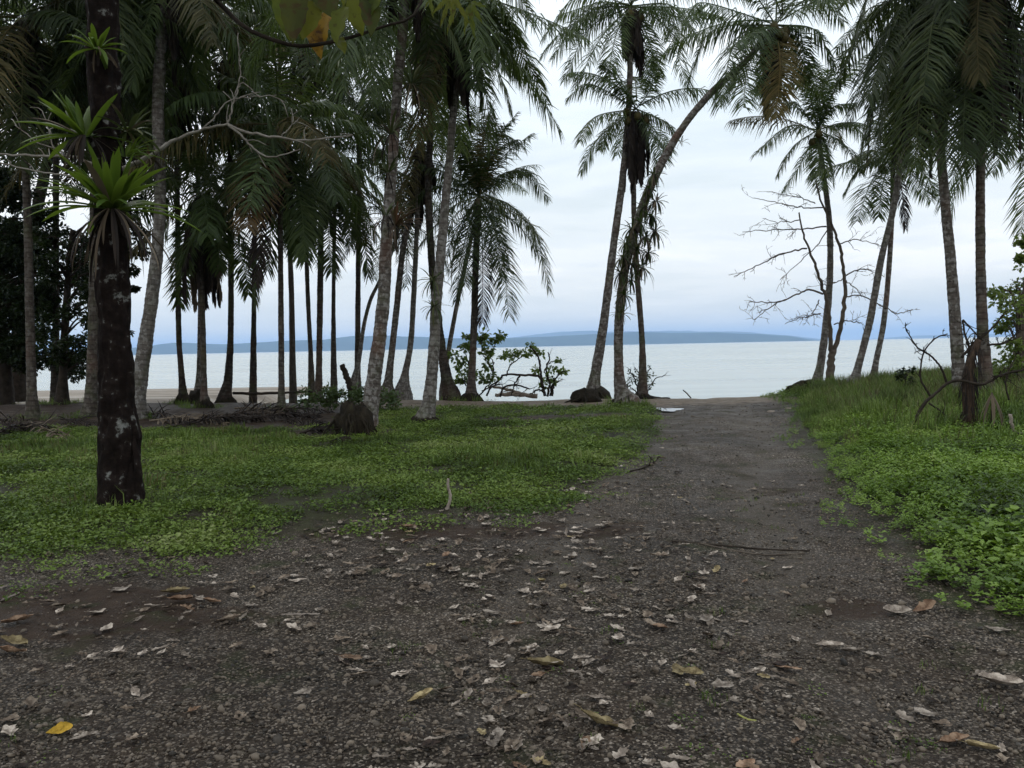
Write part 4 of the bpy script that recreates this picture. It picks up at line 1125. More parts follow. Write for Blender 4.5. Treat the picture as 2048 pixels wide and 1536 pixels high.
# --- bare tree right of the track
dY = 23.6
bY = P(1660, 770, dY); bY[2] = gzf(bY[0], bY[1])
tY = empty('bare_tree', bY, 'leafless twin-stemmed tree with wide thin twigs beside the right-hand palms', 'tree')
mb = MB()
px_tube(mb, [(1658, 790), (1661, 740), (1665, 700)], 19, dY, 8, 0.2, taper=0.75)
st = [([(1663, 712), (1660, 660), (1655, 610), (1646, 580), (1634, 540), (1618, 500), (1606, 465), (1598, 425)], 11), ([(1665, 712), (1680, 660), (1690, 595), (1688, 545), (1680, 495), (1668, 460), (1652, 425), (1638, 390), (1631, 360)], 12)]
for pts, w in st:
    c_, r_ = px_tube(mb, pts, w * 0.85, dY, 8, 0.15, taper=0.3)
mb.build('trunk', M['bark_mid'], tY, True)
for pts, w in (([(1646, 588), (1620, 579), (1590, 590), (1560, 603), (1498, 604)], 5), ([(1575, 598), (1540, 615), (1508, 640)], 3.2), ([(1641, 627), (1598, 637), (1570, 648)], 3.5), ([(1653, 453), (1598, 458), (1549, 460), (1485, 464)], 4), ([(1614, 497), (1565, 507), (1530, 524), (1468, 553)], 4.5), ([(1646, 415), (1598, 414), (1545, 403), (1505, 396)], 3.5), ([(1630, 407), (1600, 395), (1560, 388)], 3), ([(1599, 440), (1560, 445), (1525, 437)], 3), ([(1679, 488), (1708, 479), (1756, 489)], 3.5), ([(1692, 551), (1721, 538), (1748, 544)], 3.5), ([(1692, 593), (1721, 591), (1760, 609), (1793, 626), (1826, 619)], 3.5), ([(1668, 649), (1695, 642), (1727, 648)], 3.2), ([(1689, 556), (1665, 567), (1640, 570)], 3), ([(1690, 560), (1712, 578), (1722, 590)], 3), ([(1655, 460), (1625, 500), (1560, 560)], 3.2), ([(1638, 600), (1630, 620), (1612, 640)], 3)):
    mb = MB()
    c_, r_ = px_tube(mb, pts, w * 0.8, dY, 6, 0.1, taper=0.4, dz=[k * rng.uniform(-0.35, 0.35) for k in range(len(pts))])
    twigs(mb, c_, r_, 7, 0.55, 2, 0.05, 0.08)
    mb.build('branch', M['bark_mid'], tY, True)


# --- broadleaf trees
def broadleaf(label, trunk, d, clusters, per, ln, w, mat, bark='bark_dark', name='broadleaf_tree', cat='tree', group=None, spread=1.0, base=True):
    b0 = P(trunk[0][0], trunk[0][1], d); b0[2] = gzf(b0[0], b0[1])
    o = empty(name, b0, label, cat, group)
    mb = MB()
    c4 = np.array([[*P(x, y, d), ww * 0.5 * d / FPX] for x, y, ww in trunk]); c4[0, :3] = b0 - np.array((0, 0, 0.2))
    s4 = spline(c4, 40); r4 = s4[:, 3] * (1 + 0.5 * np.exp(-np.arange(40) / 3.0))
    tube(mb, s4[:, :3], r4, 10, 0.15, seed=rng.uniform(0, 30), attr=0.5)
    mb.build('trunk', M[bark], o, True)
    mb = MB(); cen = []; rad = []
    for (x, y, rp) in clusters:
        dz = rng.uniform(-1.0, 1.0) * spread
        c = P(x, y, d + dz)
        i = int(np.clip(np.argmin(np.abs(s4[:, 2] - (c[2] - 0.5))), 8, 39))
        st_ = s4[i, :3]
        mid = (st_ + c) / 2 + np.array((0, 0, 0.25))
        cc_ = spline([st_, mid, c], 10); rr_ = np.linspace(max(s4[i, 3] * 0.4, 0.012), 0.008, 10)
        tube(mb, cc_, rr_, 5, attr=0.5)
        twigs(mb, cc_, rr_, 4, rp * d / FPX, 2)
        rm = rp * d / FPX
        for k in range(6):
            cen.append(c + rng.normal(0, 0.45, 3) * rm); rad.append(rm * rng.uniform(0.35, 0.6))
    mb.build('limbs', M[bark], o, True)
    mb = MB(); leaf_cloud(mb, cen, rad, per, ln, w); mb.build('crown', M[mat], o)
    return o


cl_ = [(rng.uniform(-80, 60), rng.uniform(360, 720), 42) for _ in range(36)] + [(rng.uniform(30, 190), rng.uniform(400, 560), 34) for _ in range(12)] + [(rng.uniform(40, 150), rng.uniform(580, 735), 30) for _ in range(14)]
broadleaf('dense dark spreading tree at the left edge with foliage reaching down towards the water', [(-4, 802, 46), (2, 740, 36), (-6, 640, 34), (-10, 500, 30), (-20, 380, 20)], 27, cl_, 90, 0.17, 0.085, 'leaf_dark')
cl_ = [(rng.uniform(90, 235), rng.uniform(600, 735), 22) for _ in range(16)] + [(rng.uniform(60, 270), rng.uniform(430, 600), 22) for _ in range(14)]
broadleaf('slim leafy tree between the mottled palm and the rough brown palm', [(123, 806, 26), (126, 740, 15), (131, 640, 14), (138, 540, 13), (146, 460, 10)], 25, cl_, 34, 0.16, 0.085, 'leaf_dark')
cl_ = [(rng.uniform(-60, 330), rng.uniform(-60, 360), 48) for _ in range(34)]
broadleaf('tall dark leafy tree filling the gaps high behind the left-hand palms', [(30, 802, 30), (60, 500, 22), (110, 250, 18), (140, 60, 12)], 31, cl_, 60, 0.2, 0.10, 'leaf_dark', spread=2)
cl_ = [(rng.uniform(330, 780), rng.uniform(-60, 300), 40) for _ in range(20)]
broadleaf('thin-trunked leafy tree behind the middle-left palms, sky showing through its crown', [(585, 786, 14), (580, 500, 10), (560, 250, 9), (560, 80, 7)], 38, cl_, 34, 0.2, 0.10, 'leaf_dark', spread=2)
cl_ = [(258, 430, 18), (275, 470, 16), (250, 505, 16), (285, 505, 12), (262, 545, 12), (270, 400, 18), (255, 350, 18), (250, 180, 16), (245, 150, 14), (262, 575, 8)]
broadleaf('small bushy tree just behind the big black tree, leaves showing on its right', [(238, 812, 16), (240, 600, 12), (245, 400, 9), (248, 200, 6)], 22, cl_, 26, 0.14, 0.08, 'leaf_dark')
cl_ = [(2030, 580, 30), (2050, 560, 26), (2008, 605, 24), (1996, 585, 14), (2035, 620, 26), (2060, 650, 30), (2015, 640, 18), (2065, 600, 34), (2080, 560, 34), (2024, 715, 20), (2012, 745, 16), (2045, 735, 22), (2035, 690, 18), (2045, 485, 10), (2043, 515, 9), (2090, 680, 34), (2000, 655, 12)]
broadleaf('light green leafy tree at the right edge of the view behind the fallen branches', [(2036, 800, 24), (2038, 720, 18), (2044, 640, 17), (2056, 560, 14), (2062, 480, 9)], 17, cl_, 20, 0.12, 0.065, 'leaf_sap', bark='bark_mid')

# --- the tree we stand under: trunk off to the left, its low branch and big leaves cross the top of the view
oB = np.array((-4.6, 2.6, 0.0)); oB[2] = gzf(oB[0], oB[1])
tF = empty('broadleaf_tree', oB, 'overhanging large-leaved tree, dark branch and yellowing leaves crossing the top of the view', 'tree')
mb = MB()
tr = spline([oB - np.array((0, 0, 0.2)), oB + np.array((0.1, 0, 2.2)), oB + np.array((0.5, 0.1, 4.4)), oB + np.array((1.2, 0.0, 6.6))], 40)
tube(mb, tr, np.linspace(0.24, 0.10, 40), 12, 0.15, seed=3, attr=0.5)
mb.build('trunk', M['bark_dark'], tF, True)
dF = 4.3
mb = MB()
lim = [tr[26], P(330, -70, dF - 0.4), P(430, 0, dF), P(490, 55, dF), P(560, 84, dF), P(610, 92, dF), P(690, 78, dF + 0.05), P(770, 52, dF + 0.1), P(822, 36, dF + 0.1), P(850, -10, dF + 0.2), P(900, -60, dF + 0.3)]
c_ = spline(lim, 70); rL = np.interp(np.linspace(0, 1, 70), [0, 0.3, 0.6, 1], [0.06, 0.020, 0.014, 0.006]); tube(mb, c_, rL, 8, 0.2, seed=9, attr=0.5)
mb.build('branch', M['bark_dark'], tF, True)
mb = MB(); cen = []
for l in ((2.5, -1.5, 1.0), (4.0, 1.0, 0.7), (-1.5, -2.5, 1.2), (1.0, 2.0, 1.1), (5.6, -0.8, 0.5), (3.0, -4.0, 0.8), (-2.5, 1.5, 1.0), (6.8, -3.0, 0.4), (2.2, 0.4, 1.6)):
    e = tr[-1] + np.array(l); c2 = spline([tr[30], (tr[30] + e) / 2 + np.array((0, 0, 0.5)), e], 14)
    tube(mb, c2, np.linspace(0.09, 0.02, 14), 7, 0.1, attr=0.5); twigs(mb, c2, np.linspace(0.06, 0.02, 14), 6, 1.1, 2)
    for k in range(12): cen.append(e + rng.normal(0, 0.8, 3) * np.array((1, 1, 0.4)))
mb.build('limbs', M['bark_dark'], tF, True)
mb = MB(); leaf_cloud(mb, cen, [0.6] * len(cen), 26, 0.30, 0.16); mb.build('crown', M['leaf_mid'], tF)


def big_leaf(base, tip, w, mat, parent, lobed=False, up=(0, -1, 0.3), curl=0.15):
    base = np.asarray(base); tip = np.asarray(tip); D = tip - base; ln = np.linalg.norm(D); D = D / ln
    U = nrm(np.asarray(up, float)); S = nrm(np.cross(D, U)); Nn = np.cross(S, D)
    n = 15; t = np.linspace(0, 1, n)
    prof = np.sin(np.pi * t ** 0.75) ** 0.7
    if lobed: prof = prof * (0.62 + 0.38 * np.abs(np.sin(t * np.pi * 4.0)) ** 0.7)
    k = 7; sx = np.linspace(-1, 1, k)
    V = []
    for i in range(n):
        for j in range(k):
            ww = w * 0.5 * prof[i] * (1 + 0.06 * math.sin(i * 2.3 + j))
            V.append(base + D * t[i] * ln + S * sx[j] * ww + Nn * (abs(sx[j]) * ww * 0.3 - curl * ln * t[i] ** 2 + 0.012 * math.sin(t[i] * 20 + sx[j] * 3) * ln * 3 * abs(sx[j])))
    i = np.arange(n - 1)[:, None] * k; j = np.arange(k - 1)[None]
    mb = MB(); mb.add(np.array(V), np.stack([i + j, i + j + 1, i + k + j + 1, i + k + j], -1).reshape(-1, 4), None, rng.uniform(0, 1))
    tube(mb, spline([base - D * ln * 0.25 + Nn * 0.01, base], 4), 0.004, 4, attr=0.5)
    mb.build('leaf', M[mat], parent, True)


for (x0_, y0_, x1_, y1_, w, mt, lo) in ((590, -40, 585, 75, 75, 'leaf_olive', 0), (625, -10, 605, 70, 70, 'leaf_yg', 0), (655, 10, 628, 100, 62, 'leaf_amber', 0), (620, 30, 640, 108, 45, 'leaf_amber', 0), (560, -45, 575, 70, 60, 'leaf_yg', 0), (690, 0, 665, 78, 60, 'leaf_yg', 0), (700, -40, 720, 60, 66, 'leaf_yg', 0), (735, -30, 745, 62, 60, 'leaf_olive', 0), (760, -60, 730, 30, 70, 'leaf_yg', 0), (640, -60, 665, 30, 80, 'leaf_olive', 0), (672, 60, 690, 100, 34, 'leaf_yg', 0),
                               (905, -10, 868, 22, 13, 'leaf_yg', 1), (905, -10, 880, 45, 13, 'leaf_yg', 1), (905, -10, 905, 38, 14, 'leaf_yg', 1), (905, -10, 935, 40, 13, 'leaf_yg', 1), (940, 5, 925, 62, 12, 'leaf_yg', 1), (940, 5, 945, 72, 14, 'leaf_yg', 1), (940, 5, 962, 40, 13, 'leaf_yg', 1), (940, 5, 970, 10, 13, 'leaf_yg', 1), (880, -30, 850, 8, 13, 'leaf_yg', 1), (915, 0, 892, 60, 11, 'leaf_yg', 1), (950, -30, 985, -5, 13, 'leaf_yg', 1), (860, -20, 862, 30, 12, 'leaf_yg', 1)):
    d_ = dF + rng.uniform(-0.15, 0.15)
    big_leaf(P(x0_, y0_ + (0 if lo else 12), d_), P(x1_, y1_, d_ - 0.08), w * (0.85 if lo else 0.72) * d_ / FPX, mt, tF, bool(lo), up=(rng.uniform(-0.5, 0.5), -1, rng.uniform(-0.1, 0.6)))

# --- leafy sapling and driftwood tangle at the water's edge
dS = 25.2


def cluster_shrub(label, base, stems, clusters, d, ln, w, per, mat, bark, name='sapling', cat='sapling'):
    b0 = P(*base, d); b0[2] = gzf(b0[0], b0[1])
    o = empty(name, b0, label, cat)
    mb = MB()
    for pts, ww in stems:
        c2, r2 = px_tube(mb, pts, ww, d, 6, 0.1, taper=0.45, dz=[k * rng.uniform(-0.15, 0.15) for k in range(len(pts))])
        twigs(mb, c2, r2, 3, 0.3, 1)
    mb.build('stems', M[bark], o, True)
    mb = MB()
    for (x, y, rp) in clusters:
        c = P(x, y, d + rng.uniform(-0.3, 0.3)); rm = rp * d / FPX
        leaf_cloud(mb, [c + rng.normal(0, 0.3, 3) * rm for _ in range(3)], [rm * 0.7] * 3, per, ln, w, flat=0.8, shell=0.2)
    mb.build('foliage', M[mat], o)
    return o


cluster_shrub('leafy sea almond sapling around the foot of the round-headed palm at the shore', (948, 790),
              [([(950, 795), (940, 740), (930, 700)], 4), ([(955, 795), (985, 755), (975, 725), (962, 700), (966, 670)], 3), ([(985, 765), (988, 730), (982, 710), (1000, 672)], 3), ([(950, 790), (925, 757), (915, 715)], 3)],
              [(966, 668, 12), (972, 680, 12), (978, 695, 12), (956, 676, 9), (927, 697, 12), (935, 690, 8), (910, 712, 12), (925, 722, 12), (926, 734, 13), (977, 710, 9), (975, 734, 8), (922, 754, 13), (945, 750, 12), (958, 754, 12), (972, 756, 11), (986, 751, 10), (1002, 670, 8), (990, 676, 7), (932, 672, 5), (935, 762, 10), (915, 765, 8), (965, 764, 8)], dS, 0.18, 0.11, 11, 'leaf_sap', 'bark_dark')
cluster_shrub('gnarled half-bare shrub with a few leaf tufts leaning over the driftwood', (1094, 790),
              [([(1090, 792), (1084, 762), (1080, 735), (1076, 712), (1060, 692)], 6), ([(1095, 792), (1100, 765), (1092, 740), (1098, 720), (1096, 705)], 5), ([(1100, 792), (1106, 768), (1118, 748), (1128, 742)], 4), ([(1086, 775), (1078, 753), (1045, 751), (1013, 749), (992, 764), (964, 782)], 6), ([(1013, 752), (1020, 732), (1040, 715), (1052, 710)], 3), ([(1090, 785), (1075, 780), (1060, 790)], 5), ([(1104, 792), (1108, 770), (1106, 752)], 5), ([(1100, 775), (1112, 766), (1126, 758)], 3), ([(1096, 760), (1090, 740), (1100, 725), (1120, 720)], 3), ([(1040, 751), (1030, 768), (1022, 792)], 4)],
              [(1005, 712, 8), (1018, 708, 10), (1030, 706, 9), (1041, 705, 9), (1052, 709, 9), (1059, 690, 8), (1068, 703, 8), (1080, 707, 8), (1070, 739, 7), (1104, 738, 7), (1122, 742, 7), (1130, 744, 6), (1096, 758, 7), (1086, 768, 6), (1106, 765, 6), (1118, 720, 3)], dS, 0.16, 0.10, 9, 'leaf_sap', 'bark_dark', name='shrub', cat='shrub')
cluster_shrub('wiry little bush on the root mound behind the leaning curved palm', (1285, 775),
              [([(1280, 790), (1270, 760), (1258, 738)], 4), ([(1285, 790), (1290, 755), (1300, 735)], 4), ([(1290, 790), (1310, 760), (1332, 748)], 3), ([(1280, 790), (1262, 775), (1245, 765)], 3), ([(1275, 785), (1278, 750), (1270, 735)], 3)],
              [(1265, 748, 13), (1285, 742, 13), (1300, 750, 13), (1272, 765, 14), (1298, 768, 14), (1258, 765, 10), (1285, 760, 14)], 26.0, 0.12, 0.05, 12, 'leaf_dark', 'bark_dark', name='bush', cat='bush')
cluster_shrub('low green bush beside the stout lichen-banded palm', (655, 800),
              [([(655, 806), (650, 790), (640, 780)], 3), ([(665, 806), (680, 785)], 3)],
              [(rng.uniform(590, 735), rng.uniform(776, 812), 12) for _ in range(26)] + [(rng.uniform(740, 790), rng.uniform(775, 815), 12) for _ in range(10)], 19.5, 0.12, 0.06, 12, 'leaf_mid', 'bark_dark', name='bush', cat='bush')
cluster_shrub('small upright seedling with dark oval leaves in the tall grass right of the slanting palms', (1810, 770),
              [([(1806, 790), (1812, 755), (1822, 735)], 2), ([(1806, 785), (1798, 752)], 2)],
              [(1812, 752, 8), (1822, 738, 5), (1802, 758, 8), (1815, 765, 10), (1798, 748, 5), (1830, 770, 10), (1806, 742, 5)], 18, 0.10, 0.06, 7, 'leaf_dark', 'bark_dark', name='seedling', cat='seedling')


def log(label, pts, w, mat='bark_dark', d=None, name='log', cat='log', sides=8, taper=0.7, tw=0, lift=None, group=None, hollow=False):
    """fallen wood; points read off the photograph, lying on the ground when d is None"""
    if d is None:
        c = [G(x, y) for x, y in pts]; d = float((c[0] - CAM) @ _fw); r0 = w * 0.5 * d / FPX
        c = [q + np.array((0, 0, r0 * 0.7 if lift is None else lift)) for q in c]
    else:
        c = [P(x, y, d) for x, y in pts]; r0 = w * 0.5 * d / FPX
    n = max(8, 6 * len(pts)); cc_ = spline(c, n); cc_[1:-1] += rng.normal(0, r0 * 0.12, (n - 2, 3))
    mb = MB(); rr_ = r0 * np.linspace(1, taper, n); tube(mb, cc_, rr_, sides, 0.22, seed=rng.uniform(0, 40), attr=0.5)
    if tw: twigs(mb, cc_, rr_, tw, 0.3 * d / 18, 2)
    o = mb.build(name, M[mat], None, True)
    ctr = Vector(tuple(float(v) for v in cc_[0]))
    o.data.transform(Matrix.Translation(-ctr)); o.location = ctr
    return tag(o, label, cat, group)


log('pale tan driftwood log lying behind the half-bare shrub at the shore', [(1052, 790), (1020, 780), (985, 773)], 7, 'driftwood', d=25.6, tw=3)
log('bleached pale log under the pale tan driftwood', [(1075, 792), (1035, 789), (990, 790)], 10, 'driftwood', d=26.2)
log('dark fallen branch propped like a ladder between sapling and shrub', [(1000, 794), (1008, 775), (1032, 770), (1060, 778)], 4, 'bark_dark', d=25.4, tw=7, name='fallen_branch', cat='branch')
log('thin dark branch leaning from the sapling foot towards the driftwood', [(973, 792), (982, 775), (1000, 768)], 4, 'bark_dark', d=25.0, tw=4, name='fallen_branch', cat='branch')
log('short charred post leaning left in front of the sea, near the straight thin palm', [(704, 790), (696, 760), (684, 729)], 14, 'bark_dark', d=27.0, name='leaning_post', cat='post', taper=0.8)
log('long dark log lying flat at the shore behind the orange-fronded palm', [(466, 786), (520, 787), (625, 783)], 6, 'bark_dark', d=26.5)
log('pale flat slab of driftwood on the grass in the middle distance', [(1010, 809), (1050, 814), (1078, 816)], 5, 'driftwood')
log('dead stick with a forked end lying across the grass right of the crossing palms', [(950, 862), (1020, 858), (1060, 853), (1086, 848)], 6, 'bark_mid', tw=4, name='stick', cat='stick')
log('short pale curved stick standing upright at the grass edge left of the track', [(893, 1020), (901, 995), (896, 972), (897, 957)], 7, 'driftwood', d=float((G(893, 1020) - CAM) @ _fw), name='stick', cat='stick', taper=0.7)
log('small pale stick leaning up from the shore left of the track end', [(1382, 796), (1372, 785), (1366, 780)], 3, 'bark_mid', d=22.0, name='stick', cat='stick')
log('thin straight straw-coloured stick on the gravel left of centre', [(563, 1231), (600, 1230), (640, 1229)], 4.5, 'driftwood', name='stick', cat='stick')
log('straight pale stick lying in the mud at the far left', [(0, 1203), (20, 1195), (38, 1187)], 5, 'driftwood', name='stick', cat='stick')
log('thin dark stick lying across the track, upper of the pair', [(1345, 1084), (1440, 1092), (1530, 1100), (1620, 1103)], 4.5, 'bark_dark', name='stick', cat='stick')
log('thin reddish stick lying across the track, lower of the pair', [(1400, 1088), (1480, 1105), (1540, 1111), (1610, 1108)], 3.5, 'bark_mid', name='stick', cat='stick')
log('yellow-green curved stem on the dark gravel lower right', [(1475, 1430), (1495, 1440), (1513, 1443)], 4.5, 'stem_yellow' if 'stem_yellow' in M else 'rachis', name='stem', cat='stem')
log('small hooked yellow tendril on the gravel at right', [(1832, 1388), (1838, 1376), (1846, 1376), (1848, 1386)], 3.5, 'rachis', name='stem', cat='stem')
log('thin dark branch lying in the grass at the left edge of the track', [(1255, 945), (1285, 938), (1310, 925)], 4, 'bark_dark', tw=4, name='stick', cat='stick')


def stump(label, px, py, wpx, hpx, mat='bark_dark', d=None, name='stump', cat='stump', amp=0.45, roots=14):
    q = G(px, py) if d is None else P(px, py, d)
    if d is None: d = float((q - CAM) @ _fw)
    q[2] = gzf(q[0], q[1])
    mb = MB(); r = wpx * 0.5 * d / FPX; h = hpx * d / FPX
    sd_ = rng.uniform(0, 60)
    blob(mb, (0, 0, 0), np.array((r * 0.8, r * 0.65, h * 0.8)), sd_, amp, 26, 18, flat=-0.2)
    if roots > 20:
        for k in range(3): blob(mb, (rng.uniform(-0.5, 0.5) * r, rng.uniform(-0.4, 0.4) * r, h * rng.uniform(0.1, 0.5)), np.array((0.5 * r, 0.45 * r, 0.5 * h)), rng.uniform(0, 60), 0.7, 18, 12, flat=-0.9)
    for k in range(roots):
        a = rng.uniform(0, 6.28); dv = np.array((math.cos(a), math.sin(a), 0)); hh_ = h * rng.uniform(0.15, 0.7)
        p_ = [dv * r * rng.uniform(0.2, 0.6) + np.array((0, 0, hh_)), dv * r * rng.uniform(0.6, 1.0) + rng.normal(0, 0.12, 3) * r + np.array((0, 0, hh_ * 0.75)), dv * r * rng.uniform(0.9, 1.3) + rng.normal(0, 0.1, 3) * r + np.array((0, 0, hh_ * 0.3)), dv * r * rng.uniform(1.1, 1.7) + np.array((0, 0, -0.03))]
        tube(mb, spline(p_, 10), r * rng.uniform(0.03, 0.09) * np.linspace(1, 0.4, 10), 5, 0.3, attr=0.4)
    o = mb.build(name, M[mat], None, True); o.location = tuple(float(v) for v in q)
    return tag(o, label, cat)


stump('charred hollow stump leaning against the foot of the stout lichen-banded palm', 706, 872, 78, 84, 'root', amp=0.6, roots=30)
stump('low lump of black roots in front of the charred stump', 690, 884, 44, 14, 'root', name='root_clump', cat='roots')
stump('small black stump at the shore beside the bush, left of the close palm pair', 606, 790, 34, 24, 'root', d=26.5)
stump('dark coconut-husk lump in the grass in front of the stout banded palm', 772, 893, 22, 12, 'root', name='coconut_husk', cat='husk')
stump('mossy dark boulder of roots at the foot of the skirted tall palm', 1174, 802, 76, 36, 'root', d=21.8, roots=4, name='root_boulder', cat='boulder', amp=0.3)
stump('dark earth mound spreading right of the wiry bush', 1300, 795, 90, 12, 'root', d=24.5, name='earth_mound', cat='mound')
stump('black root tangle right of the track, at the foot of the slender palm', 1608, 794, 74, 30, 'root', d=22.6, name='root_clump', cat='roots')

# --- dead stump, fallen branches and vines on the right
dD = 12.2
b0 = P(1934, 885, dD); b0[2] = gzf(b0[0], b0[1])
o = empty('dead_palm_stump', b0, 'shaggy brown dead trunk standing in the undergrowth in front of the two right-hand palms', 'stump')
mb = MB(); c4 = spline([[*(b0 - np.array((0, 0, 0.1))), 0.10], [*P(1936, 830, dD), 0.085], [*P(1936, 770, dD), 0.08], [*P(1942, 722, dD), 0.06], [*P(1958, 680, dD), 0.05]], 40)
tube(mb, c4[:, :3], c4[:, 3], 12, 0.35, seed=5, attr=0.5); mb.build('trunk', M['fibre'] if 'fibre' in M else M['bark_mid'], o, True)
mb = MB()
for k in range(90):
    i = rng.integers(4, 38); a = rng.uniform(0, 6.28); dv = np.array((math.cos(a), math.sin(a), 0))
    s0_ = c4[i, :3] + dv * c4[i, 3]; l = rng.uniform(0.2, 0.55)
    tube(mb, spline([s0_, s0_ + dv * 0.05 - np.array((0, 0, l * 0.5)), s0_ + dv * rng.uniform(0.02, 0.1) - np.array((0, 0, l))], 5), np.linspace(0.008, 0.002, 5), 3, attr=0.5)
mb.build('fibres', M['frond_dead'], o)
log('thick dark fallen branch arching over the undergrowth at right', [(1826, 850), (1845, 812), (1872, 786), (1898, 765), (1925, 762), (1965, 768), (2005, 750), (2060, 736)], 7, 'bark_dark', d=12.0, tw=10, name='fallen_branch', cat='branch', taper=0.6)
for pts, w, lb in (([(1894, 768), (1882, 735), (1862, 712), (1835, 695), (1820, 672), (1812, 660)], 4.5, 'forked thin bare branch rising left of the grey ringed palm'),
                   ([(1862, 795), (1842, 760), (1842, 730), (1850, 700), (1872, 676), (1895, 668)], 4.5, 'curved bare branch crossing the forked one near the grey ringed palm'),
                   ([(1858, 806), (1885, 825), (1905, 850), (1922, 868)], 4, 'mossy thin branch sloping down right under the thick fallen branch'),
                   ([(1923, 715), (1945, 690), (1975, 665), (1990, 650), (2005, 630)], 6, 'broken branch leaning up right between the two right-hand palms'),
                   ([(1925, 640), (1945, 660), (1965, 682)], 4, 'short dark branch sloping down to the smooth trunk'),
                   ([(1932, 735), (1938, 700), (1930, 668), (1925, 640)], 6, 'dark snag rising between the two right-hand palms'),
                   ([(1975, 690), (2010, 685), (2040, 662)], 5, 'thin branch reaching right towards the light green tree'),
                   ([(2018, 800), (2012, 770), (2018, 740), (2032, 715)], 4, 'thin bare shoot rising at the right edge behind the branch')):
    log(lb, pts, w, 'bark_dark', d=12.6, tw=8, name='fallen_branch', cat='branch', taper=0.5)
log('pale hooked root curling out of the leaves at the right edge', [(2021, 828), (2023, 848), (2034, 866), (2060, 866)], 7, 'driftwood', d=11.0, name='root', cat='root')
log('dead black stalk standing beside the hanging straw leaves', [(1986, 880), (1983, 850), (1986, 800)], 7, 'bark_dark', d=11.6, name='stalk', cat='stalk')
c = P(1984, 785, 11.6); o = empty('hanging_straw_leaves', c, 'bunch of bleached straw leaves hanging from the thick fallen branch', 'dead leaves')
for a in (2.6, 3.4, 4.4, 5.2, 0.1, 5.8):
    strap_leaf(c, a, -62, 0.55, 0.05, 30).build('leaf', M['frond_straw'], o, True)
c = G(1750, 822); c[2] += 0.05; o = empty('dead_seedling', c, 'small dried straw-coloured clump standing in the tall grass right of the track', 'dead plant')
for k in range(9):
    strap_leaf(c, rng.uniform(0, 6.28), rng.uniform(50, 85), 0.42, 0.05, 20).build('leaf', M['frond_straw'], o, True)

# --- fallen dead fronds lying under the palms
ffl = ['between the skirted palms and the big black tree', 'at the left of the big litter heap', 'in the middle of the litter heap', 'behind the litter heap', 'beside the thin dark straight palm', 'in front of the skirted palms', 'sloping down right of the mottled palm', 'under the mottled palm', 'at the left edge behind the lawn', 'at the foot of the rough brown palm', 'left of the charred stump', 'in the grass in front of the charred stump', 'against the foot of the dark straight palm', 'behind the curved grey palm', 'at the far left under the dark tree', 'in front of the litter heap']
ff = [((300, 846), (452, 850)), ((460, 832), (610, 838)), ((480, 846), (640, 834)), ((520, 826), (660, 826)), ((430, 842), (590, 824)), ((330, 862), (470, 838)), ((60, 848), (140, 886)), ((30, 858), (118, 872)), ((-20, 880), (60, 862)), ((120, 842), (230, 856)), ((560, 845), (655, 852)), ((600, 872), (700, 858)), ((470, 820), (560, 832)), ((290, 832), (380, 850)), ((-10, 846), (70, 852)), ((380, 852), (520, 842))]
for k, (a, b_) in enumerate(ff):
    p0 = G(*a, lift=0.05); p1 = G(*b_, lift=0.05); mid = (p0 + p1) / 2 + np.array((0, rng.uniform(-0.2, 0.2), rng.uniform(0.03, 0.12)))
    mb = MB(); frond_mesh(mb, spline([p0, mid, p1], 20), 46, 0.5, 0.032, droop=0.35, tidy=0.6, fwd=1.1)
    o = mb.build('fallen_frond', M['frond_straw' if k % 6 == 0 else 'frond_dead'], None)
    ctr = Vector(tuple(float(v) for v in p0)); o.data.transform(Matrix.Translation(-ctr)); o.location = ctr
    tag(o, 'brown dead frond lying ' + ffl[k], 'dead frond', 'dead fronds under the left-hand palms')

# ------------------------------------------------------------------ scattered ground stuff
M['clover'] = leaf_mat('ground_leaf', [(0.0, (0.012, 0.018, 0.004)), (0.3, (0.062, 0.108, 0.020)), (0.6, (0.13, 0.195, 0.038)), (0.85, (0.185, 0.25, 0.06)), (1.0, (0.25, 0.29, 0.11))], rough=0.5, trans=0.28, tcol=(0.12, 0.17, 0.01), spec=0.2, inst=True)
M['grassb'] = leaf_mat('grass_blade', [(0.0, (0.020, 0.030, 0.007)), (0.4, (0.082, 0.132, 0.028)), (0.8, (0.155, 0.22, 0.052)), (1.0, (0.28, 0.30, 0.13))], rough=0.5, trans=0.28, tcol=(0.10, 0.15, 0.015), spec=0.2, inst=True)
M['grassd'] = leaf_mat('grass_dry_blade', [(0.0, (0.05, 0.055, 0.02)), (0.5, (0.11, 0.10, 0.045)), (1.0, (0.20, 0.17, 0.09))], rough=0.6, trans=0.2, spec=0.15)
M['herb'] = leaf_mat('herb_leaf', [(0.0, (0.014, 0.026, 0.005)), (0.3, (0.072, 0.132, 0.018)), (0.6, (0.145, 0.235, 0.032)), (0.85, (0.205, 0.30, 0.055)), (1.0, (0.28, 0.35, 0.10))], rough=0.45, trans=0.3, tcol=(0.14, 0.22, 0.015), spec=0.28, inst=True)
M['stones'] = rough_mat('gravel_stone', [(0.3, (0.030, 0.023, 0.017)), (0.7, (0.15, 0.12, 0.092))], scale=1.5, detail=2, bump=0, rough=0.6, rand=1.8, spec=0.3)
